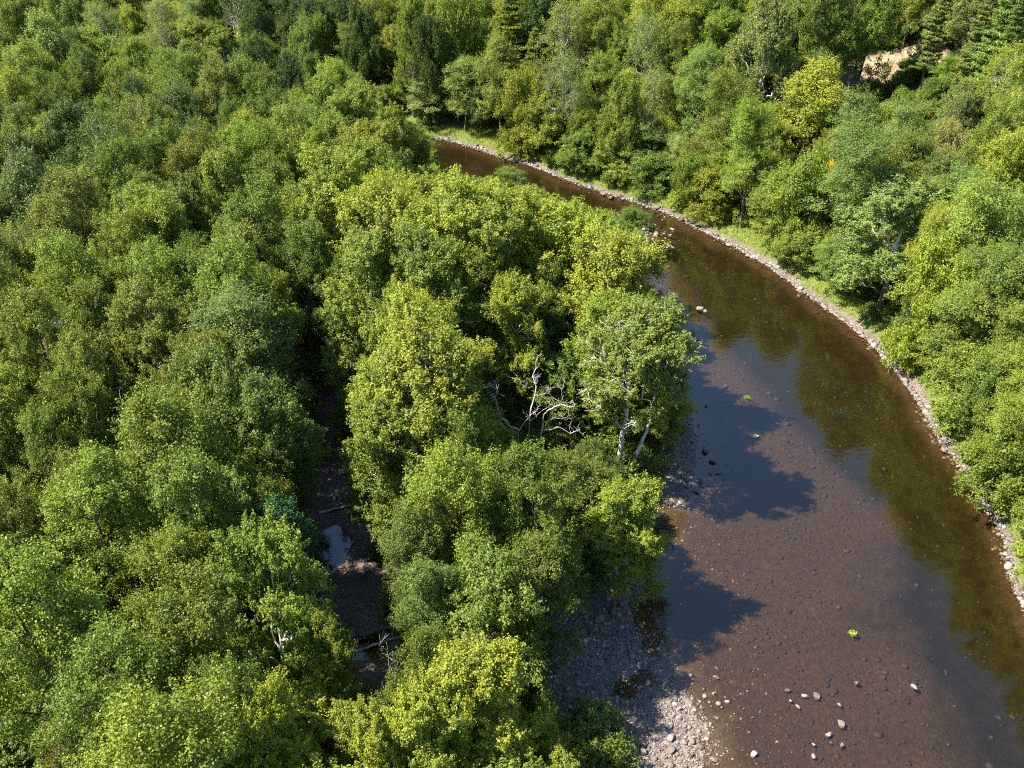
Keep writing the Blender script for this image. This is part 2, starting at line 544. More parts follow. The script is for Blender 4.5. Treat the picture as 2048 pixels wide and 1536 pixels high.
def build_water():
    gx = np.arange(-420, 60, 2.0)
    gy = np.arange(-160, 330, 2.0)
    X, Y = np.meshgrid(gx, gy)
    near = inside(RIVER_POLY, X, Y) | (np.minimum(poly_dist(RIGHT_BANK, X, Y), poly_dist(LEFT_BANK, X, Y)) < 3.0)
    nx = len(gx)
    ok = near[:-1, :-1] | near[1:, :-1] | near[:-1, 1:] | near[1:, 1:]
    i = (np.arange(len(gy) - 1)[:, None] * nx + np.arange(nx - 1)[None, :])[ok]
    F = np.stack([i, i + 1, i + nx + 1, i + nx], -1)
    used = np.unique(F)
    remap = np.full(X.size, -1)
    remap[used] = np.arange(len(used))
    V = np.stack([X.ravel()[used], Y.ravel()[used], np.zeros(len(used))], -1)
    tag(link('river_water', mesh_np('river_water', V, [remap[F]], WATER, smooth=True)), 'clear brown river curving past the wooded island', kind='structure')
    for nm, (cx, cy_, rx, ry), lab in (('pool_water', (-18.8, 81.6, 4.0, 6.5), 'still pool in the shaded side channel'),
                                   ('pool_water', (-13.6, 68.6, 3.4, 2.6), 'small puddle by the fallen log in the side channel')):
        a = np.linspace(0, 2 * math.pi, 33)[:-1]
        V = np.stack([cx + rx * np.cos(a), cy_ + ry * np.sin(a), np.full(32, 0.03)], -1)
        V = np.concatenate([V, [[cx, cy_, 0.03]]])
        F = np.stack([np.arange(32), (np.arange(32) + 1) % 32, np.full(32, 32)], -1)
        tag(link(nm, mesh_np(nm, V, [F], POOL)), lab, kind='structure')

build_land()
build_water()

# ------------------------------------------------------------------ foliage builders
def leaf_quads(C, Nrm, length, width, rng, droop=None):
    """one bent rhombus per leaf"""
    n = len(C)
    Nrm = Nrm / (np.linalg.norm(Nrm, axis=1)[:, None] + 1e-9)
    ref = rng.normal(0, 1, (n, 3)) if droop is None else droop
    T = ref - Nrm * (ref * Nrm).sum(1)[:, None]
    T /= np.linalg.norm(T, axis=1)[:, None] + 1e-9
    B = np.cross(Nrm, T)
    s = rng.uniform(0.7, 1.25, (n, 1))
    l2, w2 = s * length / 2, s * width / 2
    fold = Nrm * w2 * 0.35
    V = np.stack([C - T * l2, C + B * w2 + fold, C + T * l2, C - B * w2 + fold], 1).reshape(-1, 3)
    F = np.arange(n * 4).reshape(-1, 4)
    return V, F

def sphere_dirs(n, rng, zmin=-1.0):
    k = np.arange(n) + 0.5
    z = zmin + (1 - zmin) * k / n
    a = k * 2.39996 + rng.uniform(0, 6.28)
    r = np.sqrt(np.maximum(0, 1 - z * z))
    d = np.stack([r * np.cos(a), r * np.sin(a), z], -1) + rng.normal(0, 0.16, (n, 3))
    return d / np.linalg.norm(d, axis=1)[:, None]

def make_crown(seed, R=5.0, H=18.0, base=0.2, lobes=10, lobe_r=0.42, clumps=30, clump_r=0.72, clump_z=0.8, leaves=195,
               leaf=(0.17, 0.122), up=0.40, outw=0.5, rnd=1.05, shape=0.45, spray=0.38, gaps=0.24, top=0.0, bark=None, trunk_r=0.26,
               stems=None, twigs=8, leaders=9):
    """returns (crown mesh, trunk mesh) of one nominal tree"""
    rng = np.random.default_rng(seed)
    z0, z1 = H * base, H
    hc = z1 - z0
    # lobes: big limbs' foliage masses
    LC, LR = [], []
    for k in range(lobes):
        t = (k + 0.6) / lobes
        t = t ** 0.85
        wid = 0.2 + 0.8 * math.sin(math.pi * (t * (1 - shape * 0.6) + shape * 0.6) ** 0.9) ** 0.7
        a = k * 2.39996 + rng.uniform(-0.5, 0.5) + seed
        rr = R * (1 - lobe_r) * wid * rng.uniform(0.6, 1.2)
        lr = R * lobe_r * rng.uniform(0.62, 1.15) * (0.75 + 0.35 * wid)
        LC.append((rr * math.cos(a), rr * math.sin(a), z0 + lr * 0.6 + (hc - lr * 1.5) * t + rng.normal(0, 0.5)))
        LR.append(lr)
    LC.append((rng.uniform(-0.5, 0.5), rng.uniform(-0.5, 0.5), z1 - R * lobe_r * (0.85 - top)))
    LR.append(R * lobe_r * 0.85)
    for k in range(int(leaders)):        # shoots and side limbs that break the outline
        a, e = rng.uniform(0, 6.28), rng.uniform(-0.1, 1.2)
        q = R * rng.uniform(0.72, 1.02)
        LC.append((q * math.cos(a) * math.cos(e), q * math.sin(a) * math.cos(e), z0 + hc * 0.42 + hc * 0.56 * math.sin(e) * rng.uniform(0.8, 1.1)))
        LR.append(R * rng.uniform(0.13, 0.24))
    LC, LR = np.array(LC), np.array(LR)
    axis_pt = np.array([0, 0, z0 + hc * 0.45])
    CC, CD, CL = [], [], []
    for k in range(len(LC)):
        d = sphere_dirs(max(5, int(clumps * min(1.0, (LR[k] / (R * lobe_r)) ** 1.5))), rng, -0.55)
        p = LC[k] + d * LR[k] * rng.uniform(0.6, 1.22, (len(d), 1)) * np.array([1, 1, 0.88])
        inside_other = np.zeros(len(p), bool)
        for j in range(len(LC)):
            if j != k:
                inside_other |= np.linalg.norm((p - LC[j]) / LR[j], axis=1) < 0.62
        keep = ~inside_other & (rng.uniform(0, 1, len(p)) > gaps)
        CC.append(p[keep])
        CD.append(d[keep])
        CL.append(np.full(int(keep.sum()), k))
    CC, CD, CL = np.concatenate(CC), np.concatenate(CD), np.concatenate(CL)
    glob = CC - axis_pt
    glob /= np.linalg.norm(glob, axis=1)[:, None] + 1e-9
    CD = CD * 0.6 + glob * 0.5
    CD /= np.linalg.norm(CD, axis=1)[:, None] + 1e-9
    nc = len(CC)
    cr = clump_r * rng.uniform(0.65, 1.3, nc)
    cnt = np.maximum(12, (leaves * (cr / clump_r) ** 2 * rng.uniform(0.8, 1.2, nc))).astype(int)
    idx = np.repeat(np.arange(nc), cnt)
    n = len(idx)
    d = rng.normal(0, 1, (n, 3))
    d /= np.linalg.norm(d, axis=1)[:, None]
    # favour the clump's outer, upper side
    flip = (d * (CD[idx] * 0.7 + np.array([0, 0, 0.5]))).sum(1) < -0.15
    d[flip & (rng.uniform(0, 1, n) < 0.7)] *= -1
    rad = cr[idx] * rng.uniform(0.25, 1, n) ** 0.5
    off = d * rad[:, None] * np.array([1, 1, clump_z])
    if spray > 0:      # leaves strung along shoots that reach outward and up
        ns = 5
        sd = CD[:, None, :] * 0.8 + rng.normal(0, 0.55, (nc, ns, 3)) + np.array([0, 0, 0.55])
        sd /= np.linalg.norm(sd, axis=2)[:, :, None]
        pick = rng.integers(0, ns, n)
        along = rng.uniform(0.0, 1.0, n) ** 0.8
        sh = sd[idx, pick] * (along * cr[idx] * 1.75)[:, None] + d * (cr[idx] * (0.30 - 0.12 * along))[:, None]
        m = rng.uniform(0, 1, n) < spray
        off[m] = sh[m]
    C = CC[idx] + off
    ph = rng.uniform(0, 6.28, 6)
    wl = R * 0.42
    wv = np.stack([np.sin(C[:, 1] / wl + ph[0]) + 0.6 * np.sin(C[:, 2] / wl * 1.7 + ph[1]), np.sin(C[:, 2] / wl + ph[2]) + 0.6 * np.sin(C[:, 0] / wl * 1.7 + ph[3]),
                   0.8 * np.sin(C[:, 0] / wl + ph[4]) + 0.6 * np.sin(C[:, 1] / wl * 1.7 + ph[5])], -1)
    ragged = rng.normal(0, 0.06, (n, 3)) + wv * R * 0.055
    C = C + ragged
    Nrm = d * outw * 0.6 + CD[idx] * outw * 0.6 + np.array([0, 0, up]) + rng.normal(0, rnd * 0.6, (n, 3))
    V, F = leaf_quads(C, Nrm, leaf[0], leaf[1], rng)
    tint = np.clip(0.34 * rng.uniform(0, 1, n) + 0.36 * rng.uniform(0, 1, nc)[idx] + 0.30 * rng.uniform(0, 1, len(LC))[CL][idx] + rng.normal(0, 0.05, n), 0, 1)
    crown = mesh_np('crown', V, [F], LEAF, face_attr=tint)
    # wood: one mesh for each stem with its limbs
    if stems is None:
        lean = rng.normal(0, 0.35, 2)
        stems = [([(0, 0, -0.6), (lean[0] * 0.2, lean[1] * 0.2, H * 0.2), (lean[0] * 0.6, lean[1] * 0.6, H * 0.45), (lean[0], lean[1], H * 0.72), (lean[0] * 0.8, lean[1] * 1.2, H * 0.9)], trunk_r)]
    paths = []
    for pts, r0 in stems:
        pts = np.array(pts, float)
        t = np.linspace(0, 1, 12)
        tt = np.linspace(0, 1, len(pts))
        P = np.stack([np.interp(t, tt, pts[:, q]) for q in range(3)], -1)
        P[1:-1] += rng.normal(0, 0.05, (10, 3))
        g = Geo()
        g.tube(P, r0 * (1 - 0.82 * t) * (1 + 0.5 * np.exp(-t * 18)), 8)
        paths.append((P, r0, g))
    for k in range(len(LC)):
        # limb from the closest stem, leaving below the lobe
        bst = None
        for P, r0, gs in paths:
            zt = LC[k][2] - 0.75 * np.hypot(LC[k][0] - np.interp(LC[k][2], P[:, 2], P[:, 0]), LC[k][1] - np.interp(LC[k][2], P[:, 2], P[:, 1])) - 0.6
            zt = float(np.clip(zt, H * base * 0.7, P[-1, 2] - 0.5))
            s = np.array([np.interp(zt, P[:, 2], P[:, 0]), np.interp(zt, P[:, 2], P[:, 1]), zt])
            dd = np.linalg.norm(LC[k] - s)
            if bst is None or dd < bst[0]:
                bst = (dd, s, r0 * (1 - 0.8 * zt / P[-1, 2]), gs)
        g = bst[3]
        lim = bend(bst[1], LC[k], rng, 6, 0.07, 0.06)
        r = max(0.05, bst[2] * 0.62)
        g.tube(lim, np.linspace(r, r * 0.35, 6), 6)
        mine = np.where(np.linalg.norm(CC - LC[k], axis=1) < LR[k] * 1.15)[0]
        for q in rng.permutation(mine)[:twigs]:
            s = lim[rng.integers(3, 6)]
            g.tube(bend(s, CC[q] + CD[q] * cr[q] * 0.3, rng, 4, 0.08), np.linspace(r * 0.32, 0.012, 4), 4)
    trunks = [q[2].mesh('trunk', bark or BARK) for q in paths]
    return crown, trunks[0] if len(trunks) == 1 else trunks

def make_pine(seed, R=4.0, H=20.0):
    rng = np.random.default_rng(seed)
    g = Geo()
    zz = np.linspace(-0.6, H, 12)
    g.tube(np.stack([rng.normal(0, 0.04, 12), rng.normal(0, 0.04, 12), zz], -1), np.linspace(0.3, 0.03, 12), 8)
    C, D, T = [], [], []
    z = H * 0.22
    while z < H - 0.3:
        t = (z - H * 0.22) / (H * 0.78)
        L = R * (1 - t) ** 0.75 * rng.uniform(0.8, 1.1) + 0.3
        nb = rng.integers(4, 7)
        a0 = rng.uniform(0, 6.28)
        for b in range(nb):
            a = a0 + b * 6.283 / nb + rng.uniform(-0.3, 0.3)
            l_ = L * rng.uniform(0.7, 1.1)
            tip = np.array([math.cos(a) * l_, math.sin(a) * l_, z + l_ * rng.uniform(-0.05, 0.22)])
            path = bend((0, 0, z), tip, rng, 6, 0.03, -0.05)
            g.tube(path, np.linspace(0.07 * (1 - t) + 0.015, 0.01, 6), 4)
            m = int(90 + 130 * l_)
            s = rng.uniform(0.25, 1.02, m) ** 0.8
            P = np.stack([np.interp(s, np.linspace(0, 1, 6), path[:, q]) for q in range(3)], -1)
            side = np.array([-math.sin(a), math.cos(a), 0])
            w = rng.normal(0, 0.24, m) * (0.4 + 0.8 * np.sin(s * 3.0)) * l_ * 0.7
            P = P + side * w[:, None] + rng.normal(0, 0.10, (m, 3))
            C.append(P)
            dr_ = np.array([math.cos(a), math.sin(a), 0.35]) + side * np.sign(w)[:, None] * 0.6 + rng.normal(0, 0.3, (m, 3))
            D.append(dr_)
            T.append(np.full(m, rng.uniform(0, 1)))
        z += rng.uniform(0.55, 0.95)
    C, D, T = np.concatenate(C), np.concatenate(D), np.concatenate(T)
    n = len(C)
    Nrm = np.array([0, 0, 0.8]) + rng.normal(0, 0.55, (n, 3))
    V, F = leaf_quads(C, Nrm, 0.46, 0.10, rng, D)
    tint = np.clip(0.5 * rng.uniform(0, 1, n) + 0.5 * T, 0, 1)
    return mesh_np('crown', V, [F], LEAF, face_attr=tint), g.mesh('trunk', BARK)

NOM = {}
PROTO = {}
def proto(key, R, H, arr):
    NOM[key] = (R, H)
    PROTO[key] = arr

proto('b', 5.0, 18.0, [
    make_crown(1, lobes=13, lobe_r=0.34, clumps=22),
    make_crown(2, lobes=15, lobe_r=0.30, clump_r=0.62, clumps=20),
    make_crown(3, lobes=11, lobe_r=0.38, clumps=26, shape=0.6, leaders=12),
    make_crown(4, lobes=13, lobe_r=0.33, clump_r=0.76, leaves=190, leaf=(0.18, 0.13), gaps=0.22, clumps=22),
    make_crown(5, lobes=17, lobe_r=0.28, clump_r=0.6, leaves=165, base=0.16, clumps=20, shape=0.3),
    make_crown(6, lobes=12, lobe_r=0.36, clump_r=0.68, top=0.25, gaps=0.2, spray=0.5, clumps=22, leaders=14)])
proto('d', 5.0, 18.0, [
    make_crown(21, lobes=12, lobe_r=0.40, clumps=40, clump_r=0.56, leaves=85, leaf=(0.21, 0.16), base=0.16, gaps=0.05, shape=0.3),
    make_crown(22, lobes=10, lobe_r=0.46, clumps=46, clump_r=0.52, leaves=80, leaf=(0.20, 0.15), base=0.14, gaps=0.05, shape=0.35),
    make_crown(23, lobes=14, lobe_r=0.34, clumps=34, clump_r=0.6, leaves=85, leaf=(0.22, 0.16), base=0.15, gaps=0.08, shape=0.25, top=0.3)])
proto('s', 5.0, 18.0, [
    make_crown(31, lobes=9, lobe_r=0.42, clumps=30, clump_r=0.74, leaves=290, leaf=(0.175, 0.137), spray=0.65, gaps=0.2, up=0.55, bark=SYC_BARK, trunk_r=0.32, twigs=13, rnd=0.9, top=0.2),
    make_crown(32, lobes=11, lobe_r=0.36, clumps=28, clump_r=0.7, leaves=280, leaf=(0.175, 0.137), spray=0.7, gaps=0.2, up=0.55, bark=SYC_BARK, trunk_r=0.32, twigs=13, rnd=0.9, top=0.3),
    make_crown(33, lobes=8, lobe_r=0.45, clumps=34, clump_r=0.78, leaves=290, leaf=(0.18, 0.14), spray=0.6, gaps=0.25, up=0.5, bark=SYC_BARK, trunk_r=0.32, twigs=13, rnd=0.95, shape=0.6)])
proto('k', 5.0, 18.0, [
    make_crown(41, lobes=10, lobe_r=0.42, clumps=30, clump_r=0.95, clump_z=0.38, leaves=115, leaf=(0.27, 0.095), up=0.8, rnd=0.6, gaps=0.12),
    make_crown(42, lobes=12, lobe_r=0.36, clumps=26, clump_r=0.95, clump_z=0.42, leaves=115, leaf=(0.27, 0.105), up=0.8, rnd=0.6, gaps=0.1, base=0.2)])
proto('x', 5.0, 18.0, [
    make_crown(51, lobes=10, lobe_r=0.42, clumps=26, clump_r=0.72, leaves=85, leaf=(0.22, 0.11), spray=0.75, gaps=0.2, bark=PALE_BARK, twigs=18),
    make_crown(52, lobes=8, lobe_r=0.46, clumps=30, clump_r=0.7, leaves=80, leaf=(0.22, 0.12), spray=0.7, gaps=0.25, bark=PALE_BARK, shape=0.6, twigs=20)])
proto('u', 4.5, 10.0, [
    make_crown(61, R=4.5, H=10, base=0.0, lobes=14, lobe_r=0.36, clumps=28, clump_r=0.6, leaves=120, leaf=(0.19, 0.145), gaps=0.08, shape=0.55, trunk_r=0.16),
    make_crown(62, R=4.5, H=10, base=0.0, lobes=12, lobe_r=0.40, clumps=30, clump_r=0.62, leaves=120, leaf=(0.20, 0.145), gaps=0.12, shape=0.5, trunk_r=0.16, spray=0.3)])
proto('p', 4.0, 20.0, [make_pine(71), make_pine(72)])
proto('h', 1.8, 2.6, [
    make_crown(81, R=1.8, H=2.6, base=0.0, lobes=7, lobe_r=0.46, clumps=14, clump_r=0.36, leaves=60, leaf=(0.20, 0.13), shape=0.6, trunk_r=0.05, twigs=2),
    make_crown(82, R=1.8, H=2.6, base=0.0, lobes=9, lobe_r=0.40, clumps=12, clump_r=0.34, leaves=60, leaf=(0.17, 0.09), shape=0.6, trunk_r=0.05, twigs=2, spray=0.5)])

# leaf colours of the kinds of tree in view
TINT = {'Z': (0.158, 0.182, 0.020), 'Y': (0.148, 0.178, 0.022), 'L': (0.110, 0.147, 0.021), 'M': (0.081, 0.117, 0.019), 'D': (0.045, 0.072, 0.017),
        'E': (0.024, 0.064, 0.026), 'B': (0.083, 0.122, 0.027), 'S': (0.069, 0.093, 0.032), 'O': (0.100, 0.122, 0.021), 'R': (0.132, 0.114, 0.036),
        'P': (0.127, 0.161, 0.042), 'T': (0.178, 0.165, 0.046), 'G': (0.507, 0.369, 0.009)}
TONE = {'Z': 'bright yellow-green', 'Y': 'yellow-green', 'L': 'light green', 'M': 'mid green', 'D': 'dark green', 'E': 'deep blue-green', 'B': 'soft blue-green',
        'S': 'dusky grey-green', 'O': 'olive green', 'R': 'russet-tinged', 'P': 'pale green', 'T': 'tan-green', 'G': 'golden'}
NAME = {'b': 'broadleaf_tree', 's': 'sycamore_tree', 'd': 'dense_tree', 'k': 'locust_tree', 'x': 'wispy_tree', 'u': 'bank_tree', 'p': 'pine_tree'}
KIND = {'b': 'leafy tree', 's': 'sycamore', 'd': 'dense tree', 'k': 'feathery tree', 'x': 'wispy tree', 'u': 'bushy tree', 'p': 'pine'}

# x, y, kind, leaf colour, height, crown radius (metres)
TREES = [
    (-32.1, 66.1, 'b', 'L', 21.3, 4.7, 'bright light green tree, above the dark gap in the lower left woodland'),
    (-38.6, 64.5, 'b', 'O', 19.4, 3.8),
    (-31.7, 53.7, 'b', 'L', 22.9, 5.4, 'large light green tree filling the left edge low in the photo'),
    (-39, 60.2, 'b', 'M', 18.2, 3.3),
    (-24, 66.4, 'b', 'M', 21.8, 4.9),
    (-29.2, 72.3, 'b', 'L', 22.4, 5.2),
    (-19.6, 68.9, 'd', 'E', 13.8, 3.4, 'dark blue-green bushy tree at the left rim of the small pool'),
    (-25, 60.1, 'b', 'O', 19, 3.6),
    (-17.8, 57.8, 's', 'L', 20.2, 3.7, 'open yellow-green tree with grey limbs left of the side channel'),
    (-14.1, 55, 'b', 'L', 15.8, 2.7, 'light green tree beside the lower end of the side channel'),
    (-21.4, 52.2, 'b', 'M', 20.3, 4.2),
    (-23.8, 46.4, 'b', 'M', 21.2, 4.6, 'large mid green tree at the bottom edge of left woodland'),
    (-18.1, 47.6, 'b', 'M', 18.4, 3.4),
    (-31, 48.4, 'x', 'R', 12, 1.8, 'greyish russet-tinged bush beside the dark gap at bottom left'),
    (-14.1, 50.7, 's', 'Z', 12.7, 3.5, 'yellow-green sycamore crown at bottom edge, leftmost of the foreground four'),
    (-7.2, 46.2, 's', 'Z', 16.3, 2.9, 'yellow-green sycamore crown in front of the bare white snag at the bottom'),
    (-2.2, 48, 's', 'Z', 17, 4.1, 'widest yellow-green sycamore crown at bottom edge beside the gravel bar'),
    (-15.4, 46.2, 's', 'Y', 16.8, 2.6),
    (-10, 46.4, 's', 'Y', 15.2, 2.6, 'yellow-green sycamore crown at bottom edge, second from left of the foreground row'),
    (-4.4, 45.7, 's', 'Y', 17.5, 3),
    (2.2, 50.2, 's', 'Z', 10.9, 2.1, 'small yellow-green sycamore at the bottom edge overhanging the gravel bar'),
    (-5.3, 60.5, 'b', 'B', 15, 3.3),
    (-2.5, 60.2, 'd', 'M', 16.3, 4.5, 'tall dense mid green tree at the island tip beside the gravel bar'),
    (0.6, 63.7, 'b', 'M', 15.6, 3.9),
    (-5.5, 53.5, 'b', 'M', 14.3, 2.9),
    (-2.4, 55.7, 'b', 'O', 11.7, 3.6),
    (-0.2, 59.3, 'd', 'M', 9.9, 2.5),
    (1.1, 63.5, 'b', 'M', 9.5, 2.2),
    (1.4, 56.2, 'u', 'M', 9, 1.8),
    (-17.1, 97.5, 'u', 'L', 8.1, 2.4),
    (-22.1, 85.4, 's', 'L', 11.8, 2.7),
    (9.4, 72.7, 's', 'Y', 14.1, 3.5, 'small yellow-green tree leaning over the bank below the twin-trunk sycamore'),
    (1.5, 67.7, 'b', 'M', 20.2, 4.2),
    (-1.5, 75.2, 'b', 'L', 15.1, 4.1, 'round light green crown just below the three bare dead trees'),
    (4.8, 76.7, 'b', 'M', 14.7, 3.8),
    (8.3, 85.5, 'd', 'D', 9.6, 2.7),
    (-5.2, 69, 'b', 'L', 20.2, 4.2),
    (-9.7, 77.4, 'b', 'L', 12.6, 3.5),
    (-7.2, 68.7, 'b', 'B', 15.7, 3.3),
    (-9.8, 76.7, 's', 'L', 19.6, 4.4),
    (-8.8, 79.1, 's', 'Y', 24.3, 5.5),
    (-11.7, 83.6, 's', 'L', 20.5, 4.3),
    (-10.9, 81.5, 's', 'L', 14.2, 3.1, 'open light green tree hanging over the side channel above the pool'),
    (-5.5, 75, 'b', 'M', 18.8, 3.5),
    (-6.3, 80.5, 's', 'L', 17.6, 3),
    (-4.8, 93.4, 's', 'Y', 15.3, 3.6),
    (-8.5, 84.7, 's', 'Y', 24.3, 5),
    (0.3, 101.5, 's', 'Y', 19.3, 3.8),
    (4.6, 103, 'd', 'D', 14.6, 3.3, 'dark green tree behind the three bare dead trees'),
    (7.3, 107.7, 'b', 'M', 14.8, 3.4),
    (5.9, 98.8, 'd', 'M', 11.8, 3.2),
    (1.7, 100.6, 'b', 'M', 12.3, 3),
    (-1.3, 100.3, 'b', 'M', 11.8, 2.7),
    (18.5, 121.1, 'b', 'L', 10.2, 2.8, 'small light green tree standing out over the water behind the twin-trunk sycamore'),
    (10.1, 105.1, 's', 'Y', 22.5, 5.6),
    (4.4, 110.9, 's', 'Y', 23, 5.8),
    (-1.4, 111.2, 's', 'Y', 23.6, 6.1),
    (-8.4, 112.9, 's', 'Y', 24.5, 6.5),
    (-14.9, 112.3, 's', 'Y', 25.2, 5.9),
    (-16, 103.5, 's', 'L', 22, 5),
    (-9.6, 102.8, 's', 'L', 22.5, 5.2),
    (-3.6, 105.3, 'b', 'L', 21.5, 4.8),
    (2.1, 108.2, 'b', 'M', 18.4, 4.3),
    (11.6, 123.1, 's', 'Y', 15.8, 4.8),
    (6.5, 131.8, 's', 'Y', 15.3, 4.7),
    (0.4, 131.5, 's', 'Y', 16.6, 5),
    (-6.4, 134.2, 's', 'Z', 17.3, 5.1),
    (3.4, 118.9, 's', 'Z', 19.6, 5.5),
    (-3.3, 119.5, 's', 'Z', 21.3, 5.6),
    (-10.4, 123.8, 's', 'Y', 22.1, 5.1),
    (-43.9, 78.6, 'b', 'L', 20.6, 4.3),
    (-40.8, 82.3, 'b', 'L', 19.3, 3.8),
    (-41, 75, 'b', 'M', 18.8, 3.5),
    (-45.6, 76, 'b', 'D', 17.8, 3.1),
    (-31.5, 87.8, 'b', 'O', 20.2, 4.2),
    (-27.1, 91.7, 'k', 'B', 21.6, 4.8),
    (-27.5, 82.5, 'd', 'B', 20.9, 4.5, 'dusty blue-green rounded tree left of the upper side channel'),
    (-23.2, 81.4, 'd', 'B', 19.7, 4),
    (-27, 106.8, 's', 'L', 17.7, 3),
    (-39.1, 96.3, 'b', 'O', 21.4, 4.7),
    (-41.6, 89.3, 'b', 'O', 20.3, 4.2),
    (-47.7, 95.3, 'b', 'L', 21.3, 4.7),
    (-40, 106.6, 'b', 'L', 21.6, 4.8),
    (-34, 107.3, 'b', 'M', 21, 4.5),
    (-54.9, 103.7, 'b', 'L', 20.1, 4.1),
    (-49.4, 107.3, 'b', 'L', 21, 4.5),
    (-59.1, 118.2, 'x', 'P', 18.9, 3.6, 'pale grey-green rounded tree near the left edge, mid height'),
    (-47.3, 115.6, 'b', 'L', 21.6, 4.8),
    (-42.1, 118.5, 'b', 'L', 21.8, 4.9),
    (-31.3, 119.9, 'b', 'M', 21.9, 4.9),
    (-25.4, 113.3, 'b', 'M', 19.4, 3.8),
    (-31.6, 134.1, 'b', 'M', 21.3, 4.7),
    (-27.8, 142, 'b', 'L', 14.5, 4.7),
    (-63.7, 130, 'd', 'S', 22.6, 5.2, 'large dusky blue-grey green tree at the left edge'),
    (-59.8, 132.3, 'd', 'S', 18.9, 3.6),
    (-72.6, 148.5, 'd', 'S', 19.6, 3.9),
    (-64.9, 152.3, 'b', 'D', 23.2, 5.6),
    (-83.1, 173.8, 'b', 'Y', 21.8, 4.9, 'bright yellow-green tree at the left edge of upper woodland'),
    (-79.9, 181.6, 'b', 'M', 20.2, 4.2),
    (-74.8, 181.9, 'b', 'R', 13.8, 2.8, 'small russet-tinged tree in the upper left woodland'),
    (-82.6, 172.9, 'b', 'R', 15.1, 3.6),
    (-69.6, 179.5, 'b', 'R', 13.7, 2.8),
    (-66.2, 179.3, 'd', 'D', 19.1, 3.7),
    (-55.9, 156.6, 'b', 'O', 20.9, 4.5),
    (-54.4, 168.2, 'd', 'D', 20.5, 4.3),
    (-45.2, 192.5, 'd', 'D', 22.7, 4.4, 'very dark green upright tree, left of a dark twin in upper woodland'),
    (-39.9, 190.4, 'd', 'D', 20.8, 3.6, 'very dark green upright tree, right of a dark twin in upper woodland'),
    (-42.2, 164, 'b', 'Y', 18.4, 4.3),
    (-32.4, 155, 'b', 'L', 21.7, 4.9),
    (-26.7, 156.6, 's', 'L', 18.6, 4.8),
    (-45.3, 145.4, 'b', 'O', 21.2, 4.6),
    (-55.3, 140.5, 'b', 'M', 21.7, 4.8),
    (-16.6, 141.2, 'x', 'S', 20.1, 4.1, 'grey-green thin-leaved tree left of the upstream river bend'),
    (-25.1, 169.1, 's', 'L', 20, 4.8),
    (-31.1, 171.6, 's', 'L', 20.7, 4.4),
    (-16, 158.9, 'b', 'M', 18.3, 3.3),
    (-17.5, 136, 'b', 'L', 19.8, 4),
    (-21.1, 138.3, 's', 'L', 20.8, 4.5),
    (-58, 243.6, 'u', 'D', 18.9, 3.6),
    (-54.1, 253.7, 'd', 'D', 19.2, 3.7),
    (-45.4, 242.8, 'd', 'D', 18.9, 3.6),
    (-37.7, 245.2, 'd', 'D', 20.2, 4.2),
    (-31.6, 231.4, 'u', 'D', 19.8, 4),
    (-46.2, 234, 'u', 'P', 18.6, 3.5),
    (-78, 242.8, 'x', 'P', 20.2, 4.2),
    (-94.7, 248.2, 'x', 'P', 18.5, 4.8),
    (-104.9, 255.3, 'u', 'P', 20.6, 4.3),
    (-116, 256.6, 'u', 'P', 20.6, 4.4),
    (-69.5, 238.7, 's', 'Y', 16.9, 4.6),
    (-63.7, 236.7, 's', 'L', 14.3, 4.5),
    (-21, 221.4, 's', 'L', 25.2, 3.8, 'tall light green tree rising beside the small grassy clearing'),
    (-15.6, 217.2, 'u', 'D', 23.1, 3.8),
    (-10.2, 222.6, 'u', 'L', 26.2, 4.9),
    (-1.4, 218.5, 'p', 'L', 27.4, 5.4),
    (5.2, 220.2, 'd', 'D', 26, 4.9),
    (10.5, 211.6, 'x', 'P', 24.8, 5.2),
    (17.5, 214.7, 'b', 'L', 24.9, 5.3),
    (33.5, 215.9, 'b', 'Y', 21.1, 3.7),
    (25.5, 204.5, 'x', 'P', 23.2, 4.6),
    (40.4, 210.4, 'd', 'M', 23.3, 4.6),
    (44.6, 187.8, 's', 'P', 28, 5.6, 'tall pale green sycamore on the hillside left of the yellow-green round tree'),
    (52.6, 205, 'd', 'L', 23, 4.5),
    (57.4, 197.9, 'd', 'M', 25, 5.3),
    (65.1, 199.7, 'd', 'M', 22.7, 4.4),
    (51.5, 174.3, 'd', 'Y', 21, 6.2, 'broad round bright yellow-green tree below the sandy scar'),
    (50.4, 159.3, 'u', 'G', 11, 2.1, 'golden-yellow leaved small tree on the right hillside'),
    (48.1, 160.7, 'u', 'L', 13.3, 2.5),
    (51.4, 130.5, 's', 'P', 18.6, 6.3, 'pale sycamore with bare white upper limbs on the right hillside'),
    (58.5, 118, 'k', 'L', 23.1, 5.5),
    (54.2, 108.8, 'k', 'M', 20.7, 5.1),
    (50.7, 145.8, 'k', 'B', 21.2, 4.6),
    (56.2, 166.5, 'k', 'B', 19.5, 4.4),
    (59.9, 157, 'k', 'B', 20, 4.1),
    (71.9, 164.7, 'd', 'S', 15.8, 3, 'dusky blue-green upright tree in the upper right hillside'),
    (76.1, 158.8, 'x', 'T', 18, 4.1, 'tan-green crown at the right edge of the hillside'),
    (67.9, 154.3, 'x', 'T', 17.1, 3.6),
    (9.9, 196.2, 'x', 'P', 19.7, 4),
    (25.4, 192, 'x', 'P', 17.6, 3.9),
    (5.4, 198.9, 'u', 'Y', 11.5, 4.3),
    (19.3, 185.1, 'u', 'L', 17.9, 3.7),
    (-2.3, 205.4, 'k', 'L', 20.5, 4.1),
    (3.6, 214.5, 'p', 'L', 19.9, 3.2),
    (80.1, 177.8, 'p', 'P', 28, 4.8, 'feathery grey-green pine in the top right corner'),
